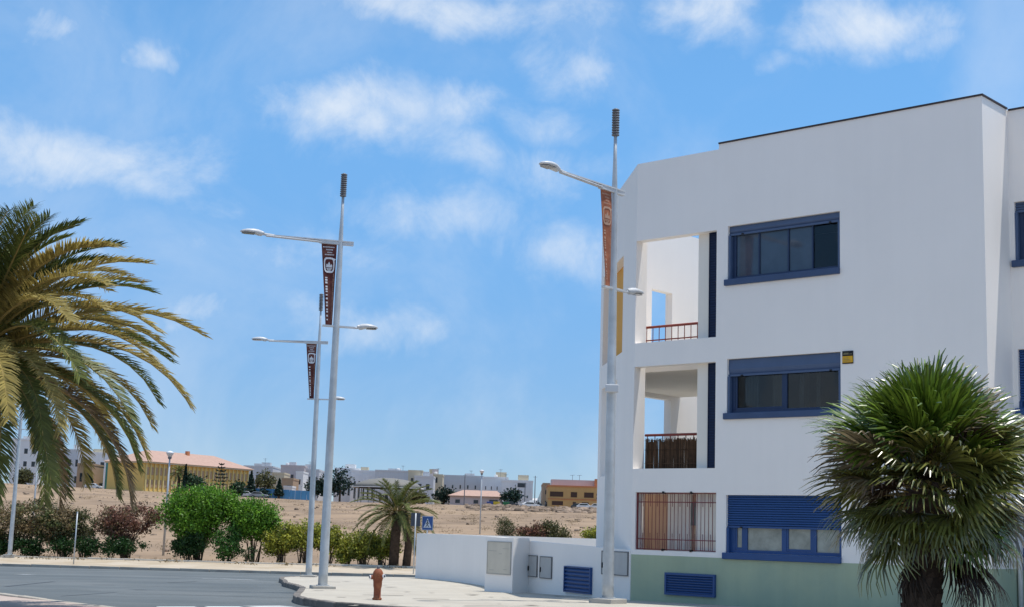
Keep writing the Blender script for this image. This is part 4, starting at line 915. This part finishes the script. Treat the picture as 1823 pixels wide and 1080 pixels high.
# ------------------------------------------------------------------ the town beyond the field
TK = 1.72
def tz(px, Y): x = at(px, 900, Y)[0]; return field_z(x, max(Y, 326)) - .15
def house(name, label, x0, x1, yt, Y, dep, m, wins=None, parapet=True, cat='building', group=None, wm_='win_far', base=None):
    Y *= TK; dep *= 1.3
    """front face between the photograph columns x0..x1 with its top at row yt, standing on the ground at distance Y"""
    a, c = at(x0, yt, Y), at(x1, yt, Y); zb = min(tz(x0, Y), tz(x1, Y)) if base is None else base; h = (a[2] + c[2]) / 2 - zb; w = c[0] - a[0]
    t = thing(name, label, cat, ((a[0] + c[0]) / 2, Y, zb), 0, group)
    MB().box(-w / 2, w / 2, 0, dep, -1, h).build('walls', m, t)
    if parapet:
        MB().panel(-w / 2 - .08, w / 2 + .08, h - .12, h + .35, [], -.08, .1).build('parapet', m, t); MB().box(w / 2 - .1, w / 2 + .08, .1, dep, h - .1, h + .35).build('parapet', m, t); MB().box(-w / 2 - .08, -w / 2 + .1, .1, dep, h - .1, h + .35).build('parapet', m, t)
    if wins:
        for (fx0, fx1, fz0, fz1) in wins:
            o = MB().panel(-w / 2 + w * fx0, -w / 2 + w * fx1, h * fz0, h * fz1, [(-w / 2 + w * fx0 + .07, -w / 2 + w * fx1 - .07, h * fz0 + .07, h * fz1 - .07)], -.05, -.002).build('window', m, t)
            MB().box(-w / 2 + w * fx0 + .071, -w / 2 + w * fx1 - .071, -.012, -.003, h * fz0 + .071, h * fz1 - .071).build('pane', M[wm_], o)
    rr = random.Random(int(x0 * 7 + yt))
    if parapet and w > 4:       # stair head, tanks and aerials on the flat roofs
        for k in range(rr.choice([1, 2, 2])):
            ww = min(rr.uniform(1.8, 3.2), w * .4); x = rr.uniform(-.42 * w, .44 * w - ww); o = MB().box(x, x + ww, 2 + k * .35, 2 + k * .4 + ww, h - .1, h + rr.uniform(.9, 1.9)).build('roof_hut', M[rr.choice(['w_white', 'w_grey', 'w_cream', 'w_pink'])], t)
        if rr.random() < .7:
            x = rr.uniform(-.4, .4) * w; hh = rr.uniform(1.6, 2.8); MB().tube([(x, 1, h), (x, 1, h + hh)], .045, 5).beam((x - .6, 1, h + hh * .93), (x + .6, 1, h + hh * .93), .05, .05).beam((x - .4, 1, h + hh * .8), (x + .4, 1, h + hh * .8), .05, .05).build('aerial', M['finial'], t)
        if rr.random() < .5:
            x = rr.uniform(-.4, .35) * w; MB().lathe([(.5, h - .05), (.5, h + .9), (.3, h + 1.0)], 10, (x, 1.6, 0)).build('water_tank', M['w_white'], t)
    return t, w, h
def grid(nc, nr, x0=.08, x1=.92, z0=.12, z1=.9, fw=.5, fh=.45):
    out = []
    for i in range(nc):
        for j in range(nr):
            cw, chh = (x1 - x0) / nc, (z1 - z0) / nr; out.append((x0 + cw * (i + .5 - fw / 2), x0 + cw * (i + .5 + fw / 2), z0 + chh * (j + .5 - fh / 2), z0 + chh * (j + .5 + fh / 2)))
    return out
house('town_house', 'tall white block seen through the left palm fronds', 22, 74, 782, 225, 12, M['w_white'], grid(3, 3))
house('town_house', 'long pale grey block behind the round green tree at far left', 72, 152, 800, 248, 14, M['w_grey'], grid(5, 2))
house('town_house', 'white stepped house behind the small dark conifer at far left', 140, 196, 806, 236, 10, M['w_white'], grid(3, 2))
house('town_house', 'tan low house with rusty corner seen between hanging fronds', 138, 165, 826, 214, 8, M['w_tan'], grid(2, 1))
house('town_house', 'teal green little house left of the yellow school', 189, 213, 822, 218, 8, M['w_teal'], grid(2, 1), parapet=True)
house('town_house', 'cream house joined to the left of the yellow school', 205, 266, 812, 214, 10, M['w_cream'], [(.62, .78, .35, .62), (.3, .44, .35, .55), (.05, .14, .3, .55)])
# yellow school with pink hipped roof, turned so that it recedes to the right
a, c = at(255, 868, 196 * TK), at(441, 872, 214 * TK); d = c - a; ang = math.atan2(d[1], d[0]); w = float(np.hypot(d[0], d[1])); zb = min(tz(255, 196 * TK), tz(441, 214 * TK)); h = 7.3
sc_ = thing('school_building', 'long yellow school with vertical stripes and pink hipped tile roof', 'building', (a[0], a[1], zb), ang)
MB().box(0, w, 0, 12, -1, h).build('walls', M['y_wall'], sc_)
MB().box(-.2, w + .2, -.14, -.02, .0, .9).build('base_band', M['y_pale'], sc_); MB().box(-.5, w + .5, -.9, 12.6, h + .002, h + .35).build('eaves', M['w_cream'], sc_)
rf = MB().add([(-.8, -1.2, h + .352), (w + .8, -1.2, h + .352), (w + .8, 13, h + .352), (-.8, 13, h + .352), (6.5, 6.2, h + 3.4), (w - 6.5, 6.2, h + 3.4)], [(0, 1, 5, 4), (1, 2, 5), (2, 3, 4, 5), (3, 0, 4), (3, 2, 1, 0)]).build('roof', M['tilepink'], sc_)
MB().box(w * .52, w * .52 + .8, 4.8, 5.6, h + 2.8, h + 3.9).build('roof_vent', M['orange_wall'], rf)
pm_ = None
for i in range(26):
    if pm_ is None: o = pm_ = MB().box(-.17, .17, -.30, -.02, .95, h - .002).build('pilaster', M['y_pale'], sc_)
    else: o = pm_.copy(); COL.objects.link(o)
    o.location = (.4 + i * (w - .8) / 25, 0, 0)
pm_ = None
for i in range(25):
    for z in (1.7, 4.6):
        if pm_ is None: o = pm_ = MB().box(-.35, .35, -.06, -.02, 0, 1.8).build('window', M['w_tan'], sc_)
        else: o = pm_.copy(); COL.objects.link(o)
        o.location = (.4 + (i + .5) * (w - .8) / 25, 0, z)
house('town_house', 'grey block right behind the tall dark conifer', 434, 486, 830, 250, 12, M['w_grey'], grid(3, 2))
house('town_house', 'small bright white block on the roofline above the tall conifer', 453, 472, 826, 262, 8, M['w_white'], grid(1, 2))
house('town_house', 'cream house right of the round grey-green tree', 484, 506, 842, 226, 8, M['w_cream'], grid(2, 2))
house('town_house', 'pale pink block above the brown gabled house', 500, 542, 829, 244, 12, M['w_pink'], grid(3, 2), )
house('town_house', 'tan house with dark porch above the blue fence', 502, 522, 852, 218, 8, M['w_tan'], [(.45, .9, .45, .75)])
house('town_house', 'low white annexe just behind the blue fence', 505, 520, 866, 212, 5, M['w_white'], grid(2, 1))
house('town_house', 'narrow white-ended house left of the paired lamp poles', 527, 540, 840, 236, 8, M['w_white'], grid(1, 2))
house('town_house', 'grey flats with dark balconies seen beside the lamp poles', 538, 568, 836, 246, 10, M['w_grey'], grid(3, 3, fw=.7), )
house('town_house', 'white row with low gables above the dark trees right of the lamp poles', 596, 640, 834, 262, 10, M['w_white'], grid(4, 1))
house('town_house', 'white row with arches left of the mid palm crown', 625, 672, 838, 256, 10, M['w_white'], grid(5, 1, fh=.6))
house('town_house', 'bluish white block directly behind the mid palm crown', 668, 735, 838, 250, 12, M['w_grey'], grid(5, 2))
house('town_house', 'cream tower block right above the mid palm crown', 727, 752, 838, 238, 8, M['w_cream'], grid(2, 3))
house('town_house', 'pale blue-white house right of the mid palm crown', 738, 772, 848, 232, 8, M['w_grey'], grid(2, 2))
house('town_house', 'tan and cream tower with one dark top window', 760, 788, 845, 242, 8, M['w_cream'], [(.25, .7, .78, .95), (.2, .4, .4, .6)])
house('town_house', 'long pale grey block behind the orange-roofed house, left end', 780, 860, 847, 250, 14, M['w_grey'], grid(5, 2, fw=.25, fh=.3))
house('town_house', 'white block behind the orange-roofed house, middle', 856, 905, 850, 240, 12, M['w_white'], grid(4, 2, fw=.25, fh=.3))
house('town_house', 'white corner block with one wide dark window beside the uphill street', 893, 949, 856, 228, 14, M['w_white'], [(.5, .78, .80, .96), (.42, .46, .83, .9), (.8, .86, .45, .55), (.8, .86, .15, .3)])
# low house with pink-orange hipped roof
t, w, h = house('low_house', 'single-storey cream house with pink-orange tiled roof behind the field', 801, 894, 882, 204, 9, M['w_pink'], [(.1, .2, .35, .7), (.45, .55, .35, .7), (.75, .92, .2, .75)], parapet=False)
MB().add([(-w / 2 - .5, -.7, h), (w / 2 + .4, -.7, h), (w / 2 + .4, 9.6, h), (-w / 2 - .5, 9.6, h), (-w / 2 + 3, 4.5, h + 1.5), (w / 2 - 1.3, 4.5, h + 1.5), (-w / 2 - .5, -.7, h - .15), (w / 2 + .4, -.7, h - .15), (w / 2 + .4, 9.6, h - .15), (-w / 2 - .5, 9.6, h - .15)],
         [(0, 1, 5, 4), (1, 2, 5), (2, 3, 4, 5), (3, 0, 4), (6, 7, 1, 0), (7, 8, 2, 1), (9, 6, 0, 3), (9, 8, 7, 6)]).build('roof', M['tilepink'], t)
MB().box(-w / 2 - 1.2, w * .1, -3, -2.8, -.8, .55).build('front_wall', M['w_white'], t)
# ochre apartment block
t, w, h = house('ochre_apartments', 'two-storey ochre apartment block with brown windows left of the white building', 976, 1071, 866, 203, 12, M['ochre_wall'],
                [(.03, .29, .56, .80), (.42, .55, .55, .80), (.67, .86, .55, .80), (.90, .985, .66, .76), (.90, .985, .50, .60), (.07, .29, .20, .40), (.46, .53, .18, .38), (.63, .77, .18, .38)], parapet=False, wm_='brownwin')
MB().box(-w / 2 - .15, w / 2 + .15, -.2, 12, h, h + .35).build('cornice', M['orange_wall'], t)
MB().box(-w / 2 - .1, w / 2 + .1, -.15, -.05, h * .46, h * .5).build('string_course', M['orange_wall'], t)
MB().box(-w / 2 + .8, w / 2 - .3, 2.5, 9, h + .352, h + 1.8).build('penthouse', M['w_pink'], t)
MB().box(w / 2 - 1.6, w / 2 - .2, .4, 2.4, h + .352, h + 2.1).build('stair_tower', M['orange_wall'], t)
MB().box(w * .36, w * .46, -.06, -.01, -.2, h * .16).build('garage_door', M['brownwin'], t)
MB().box(-w / 2 - .05, w * .3, -.12, -.011, -.5, h * .08).build('base_band', M['conc'], t)
b = MB()
for x in (-.5, 1.2): b.tube([(x, 3, h + 1.8), (x, 3, h + 3.0)], .05, 5); b.tube([(x - .6, 3, h + 2.9), (x + .6, 3, h + 3.0)], .035, 5)
b.build('antenna', M['finial'], t)
house('town_house', 'narrow brown-sided house on the right of the uphill street', 967, 979, 861, 216, 14, M['w_tan'], grid(1, 2))
# uphill street between the white corner block and the ochre block
a, c, e, f_ = at(951, 903, 344), at(982, 904, 344), at(963, 872, 560), at(972, 872, 560)
struct(MB().add([(a[0], 344, 7.4), (c[0], 344, 7.4), (f_[0], 560, e[2]), (e[0], 560, e[2]), (a[0], 344, 4), (c[0], 344, 4), (f_[0], 560, 4), (e[0], 560, 4)], [(0, 1, 2, 3), (0, 4, 5, 1), (1, 5, 6, 2), (3, 2, 6, 7), (0, 3, 7, 4)]).build('street', M['asphalt']))
# blue site fence in panels
fn = thing('blue_fence', 'weathered blue panel fence below the school and white houses', 'fence', (0, 340, tz(480, 340)))
x0, x1 = at(412, 880, 340)[0], at(556, 884, 340)[0]; n = 14; pm_ = None; zf = tz(480, 340)
for i in range(n):
    xx = x0 + (x1 - x0) * (i + .5) / n
    if pm_ is None: o = pm_ = MB().box(-(x1 - x0) / n / 2 + .02, (x1 - x0) / n / 2 - .02, -.04, .04, -.4, 2.4).build('fence_panel', M['bluefence'], fn)
    else: o = pm_.copy(); COL.objects.link(o)
    o.location = (xx, rn.uniform(-.05, .05), field_z(xx, 340) - zf - .1 + rn.uniform(-.05, .05))
# domed pavilion behind the mid palm
P = at(690, 880, 349); pv = thing('pavilion', 'open pavilion with low curved grey roof edged in white behind the mid palm', 'pavilion', (P[0], P[1], tz(690, 349)))
zr = at(690, 868, 349)[2] - pv.location[2]; b = MB(); n = 24; rr_ = 8.6
prof = [(rr_, zr), (rr_ * .85, zr + 1.1), (rr_ * .55, zr + 2.0), (rr_ * .2, zr + 2.4), (.01, zr + 2.42)]
b.lathe(prof, 28).build('roof', M['canopy'], pv, smooth=True); MB().lathe([(rr_ * .9, zr - .05), (rr_ + .12, zr - .05), (rr_ + .12, zr + .12), (rr_ * .93, zr + .42), (rr_ * .9, zr - .05)], 28).build('roof_edge', M['w_white'], pv)
for k in range(12):
    an = 2 * math.pi * k / 12; MB().tube([(7.8 * math.cos(an), 7.8 * math.sin(an), -.5), (7.8 * math.cos(an), 7.8 * math.sin(an), zr)], .11, 6).build('column', M['conc'], pv)
# far trees, each with trunk and crown
def tree(px, cy, rx, rz, Y, label, m='l_far', name='far_tree', n=900, leaf=.42, seed=1, cone=False, shell=.55):
    Y *= TK; leaf *= 1.5
    P = at(px, cy, Y); zb = tz(px, Y); t = thing(name, label, 'tree', (P[0], Y, zb)); k = Y / SC; h = P[2] - zb; rg = np.random.default_rng(seed); a, c = rx * k, rz * k
    if cone:
        f_ = rg.uniform(0, 1, n) ** .7; tiers = np.floor((1 - f_) * 7) / 7; rad = a * f_ * (.7 + .3 * np.cos((f_ * 14) % 2)); an = rg.uniform(0, 6.28, n); C = np.stack([rad * np.cos(an) * rg.uniform(.4, 1, n), rad * np.sin(an) * rg.uniform(.4, 1, n), h + c - 2 * c * f_], 1)
    else: C = lobe_points([(0, 0, h, a, a, c), (-a * .4, 0, h - c * .2, a * .6, a * .6, c * .7), (a * .4, 0, h - c * .1, a * .6, a * .6, c * .7)], n, rg, .55, 70, shell)
    V, Fc = leaves(C, leaf, rg, .6); npmesh('crown', V, Fc, M[m], t)
    MB().tube([(0, 0, -.4), (.05, 0, h * .5), (0, 0, h + c * .3)], [.3, .22, .08], 7).build('trunk', M['stem'], t)
for i, q in enumerate([(95, 838, 25, 18, 208, 'dome-shaped green tree at far left behind the field', 'l_mid'), (41, 846, 14, 16, 206, 'small olive tree at far left by the white block', 'l_olive'), (471, 856, 17, 17, 208, 'round grey-green tree between the two dark conifers', 'l_olive'),
                       (345, 858, 18, 13, 190, 'bushy green trees at the foot of the school', 'l_far'), (422, 868, 10, 9, 192, 'small dark round bush at the right end of the school', 'l_far'), (606, 856, 22, 24, 206, 'big dark tree right behind the corner lamp pole', 'l_con'), (560, 866, 14, 15, 206, 'dark tree left of the corner lamp pole', 'l_con'),
                       (584, 862, 14, 18, 207, 'dark tree exactly behind the paired lamp poles', 'l_con'), (790, 880, 19, 14, 206, 'dark spreading tree left of the orange-roofed house', 'l_con'), (910, 884, 17, 15, 201, 'round dark green tree right of the orange-roofed house', 'l_con'), (258, 862, 8, 9, 200, 'small dark shrub before the cream house', 'l_far'),
                       (745, 884, 16, 10, 200, 'olive scrub tree right of the mid palm crown', 'l_olive'), (470, 876, 4, 5, 197, 'tiny dark bush against the blue fence', 'l_con')]):
    tree(*q[:6], m=q[6], seed=60 + i, n=1100 if q[2] > 8 else 300)
for i, q in enumerate([(447, 860, 14, 23, 197, 'tall dark conifer before the blue fence, left one'), (497, 866, 11, 15, 197, 'shorter dark conifer before the blue fence, right one'), (161, 848, 7, 11, 205, 'small dark conifer among the far left houses'), (330, 848, 8, 22, 189, 'slim dark cypress before the left part of the school')]):
    tree(*q, m='l_con', name='conifer', seed=80 + i, cone=True, n=1500, leaf=.36)
# open-branched pine before the school
P = at(392, 868, 330); t = thing('araucaria_tree', 'thin open-branched pine before the yellow school', 'tree', (P[0], 330, tz(392, 330))); b = MB().tube([(0, 0, -.3), (0, 0, 7.6)], [.14, .04], 6); b.build('trunk', M['stem'], t)
C = []
rg = np.random.default_rng(5)
for j in range(7):
    z = 2.6 + j * .76; L_ = 2.3 - j * .27
    for k in range(6): 
        an = k * 1.047 + j; f_ = rg.uniform(.2, 1, 16); C.append(np.stack([L_ * f_ * math.cos(an), L_ * f_ * math.sin(an), z + .25 * f_ ** 2 + rg.normal(size=16) * .04], 1))
V, Fc = leaves(np.concatenate(C), .4, rg, .6); npmesh('crown', V, Fc, M['l_con'], t)
# small palm by the school
P = at(318, 868, 328); t = thing('far_palm', 'small grey-green palm at the left part of the school', 'palm', (P[0], 328, tz(318, 328)))
date_palm(t, np.array([0, 0, 4.6]), 2.6, 30, 24, .6, .09, 15, .3, [(0, 0, -.3), (0, 0, 2.3), (0, 0, 4.6)], (80, -30), ('p_green', 'p_green', 'p_green', 'p_gold'), droop0=50, droop1=60, goldlo=.7)
# low posts with lanterns in and beside the field
def lantern(px, ytop, Y, label):
    a = at(px, ytop, Y); zb = field_z(a[0], Y) - .05; h = a[2] - zb; t = thing('lantern_post', label, 'lamp post', (a[0], Y, zb), 0, 'small lantern posts in the field')
    MB().lathe([(.07, 0), (.06, h * .5), (.045, h)], 8).build('post', M['galv'], t, smooth=True); MB().lathe([(.06, h - .32), (.10, h - .3), (.22, h - .1), (.24, h - .06), (.12, h + .02), (.02, h + .05)], 12).build('lantern', M['print'], t, smooth=True); MB().lathe([(.1, h - .42), (.12, h - .3)], 8).build('collar', M['finial'], t)
lantern(858, 836, 138, 'white-topped lantern post standing in the bare field right of the mid palm'); lantern(303, 803, 84, 'lantern post left of the big clipped green tree'); lantern(70, 786, 92, 'lantern post hidden among the left palm fronds')
for px, yt, lab in ((828, 843, 'thin utility mast before the orange-roofed house'), (935, 858, 'thin dark utility mast right of the round tree'), (953, 846, 'faint thin mast at the corner of the uphill street')):
    a = at(px, yt, 344); zb = tz(px, 344); tt = thing('utility_mast', lab, 'mast', (a[0], 344, zb)); MB().lathe([(.13, -.3), (.09, a[2] - zb)], 7).build('post', M['finial'], tt); MB().beam((-.5, 0, a[2] - zb - .3), (.5, 0, a[2] - zb - .3), .05, .05).build('crossarm', M['finial'], tt)
# parked cars
def car(px, Y, z, rz, m, label, van=False):
    Y *= TK; a = at(px, 900, Y); z = 7.3 + max(0, Y - 344) * .049 if px > 930 and px < 980 and Y > 344 else field_z(a[0], max(Y, 327)); t = thing('parked_car', label, 'car', (a[0], Y, z), rz, 'cars parked in the far town')
    L_, H_ = 4.2, 1.45 if not van else 1.9
    prof = [(-2.1, .35), (2.1, .35), (2.12, .7), (1.9, .85), (1.05, .95), (.45, H_ - .02), (-1.2, H_), (-1.8, 1.0 if not van else H_ - .1), (-2.08, .9)]
    b = MB(); n = len(prof); b.add([(x, -.82, z_) for x, z_ in prof] + [(x, .82, z_) for x, z_ in prof], [tuple(range(n)), tuple(range(n, 2 * n))[::-1]] + [(i, n + i, n + (i + 1) % n, (i + 1) % n) for i in range(n)]); b.build('body', m, t, bevel=.05)
    gl = MB()
    for s_ in (-1, 1): gl.add([(.85, s_ * .83, .98), (.38, s_ * .83, H_ - .1), (-1.15, s_ * .83, H_ - .09), (-1.6, s_ * .83, 1.0)], [(0, 1, 2, 3)])
    gl.add([(1.03, -.7, 1.0), (1.03, .7, 1.0), (.52, .65, H_ - .08), (.52, -.65, H_ - .08)], [(0, 1, 2, 3)]); gl.build('windows', M['carglass'], t)
    for x in (-1.3, 1.3):
        for s_ in (-1, 1): w_ = MB().tube([(x, s_ * .68, .32), (x, s_ * .86, .32)], .32, 14).build('wheel', M['black'], t); MB().tube([(x, s_ * .861, .32), (x, s_ * .875, .32)], .17, 10).build('rim', M['car_s'], w_)
z0 = 4.95
for q in [(1042, 197.5, z0, 0, M['car_w'], 'white car parked before the ochre apartments, left of two'), (1060, 197, z0, 3.1, M['car_w'], 'white car parked before the ochre apartments, nearest the white building'), (1032, 198.5, z0, 0, M['car_d'], 'dark car parked beside the white cars by the ochre block'),
          (944, 198, z0, .3, M['car_w'], 'white car at the foot of the uphill street'), (949, 214, z0 + .8, 1.45, M['car_s'], 'silver car parked on the left of the uphill street'), (954, 226, z0 + 1.4, 1.45, M['car_w'], 'white car higher up on the left of the uphill street'), (976, 208, z0 + .5, 1.6, M['car_d'], 'dark car on the right of the uphill street'),
          (974, 222, z0 + 1.2, 1.6, M['car_w'], 'white car higher up on the right of the uphill street'), (908, 198, z0, 0, M['car_d'], 'dark car under the round tree by the green bin'), (438, 196.5, 5.2, 0, M['car_w'], 'white car at the foot of the tall left conifer'), (460, 196.3, 5.1, 0, M['car_s'], 'silver car between the two conifers'), (163, 201, 5.9, 0, M['car_w'], 'white car by the far left houses')]:
    car(*q)
for px, m, lab in ((872, 'c_blue', 'blue waste container before the orange-roofed house'), (884, 'c_yel', 'yellow waste container beside the blue one'), (901, 'c_grn', 'green waste container under the round tree')):
    a = at(px, 897, 340); t = thing('waste_container', lab, 'container', (a[0], 340, tz(px, 340)), 0, 'waste containers in the town')
    MB().add([(-.6, -.45, .1), (.6, -.45, .1), (.6, .45, .1), (-.6, .45, .1), (-.75, -.55, 1.25), (.75, -.55, 1.25), (.75, .55, 1.25), (-.75, .55, 1.25)], [(0, 3, 2, 1), (4, 5, 6, 7), (0, 1, 5, 4), (1, 2, 6, 5), (2, 3, 7, 6), (3, 0, 4, 7)]).build('bin', M[m], t)
    MB().box(-.78, .78, -.58, .58, 1.252, 1.4).build('lid', M[m], t, bevel=.05)
    for x in (-.5, .5): MB().tube([(x, -.4, .08), (x, -.3, .08)], .08, 8).build('wheel', M['black'], t)
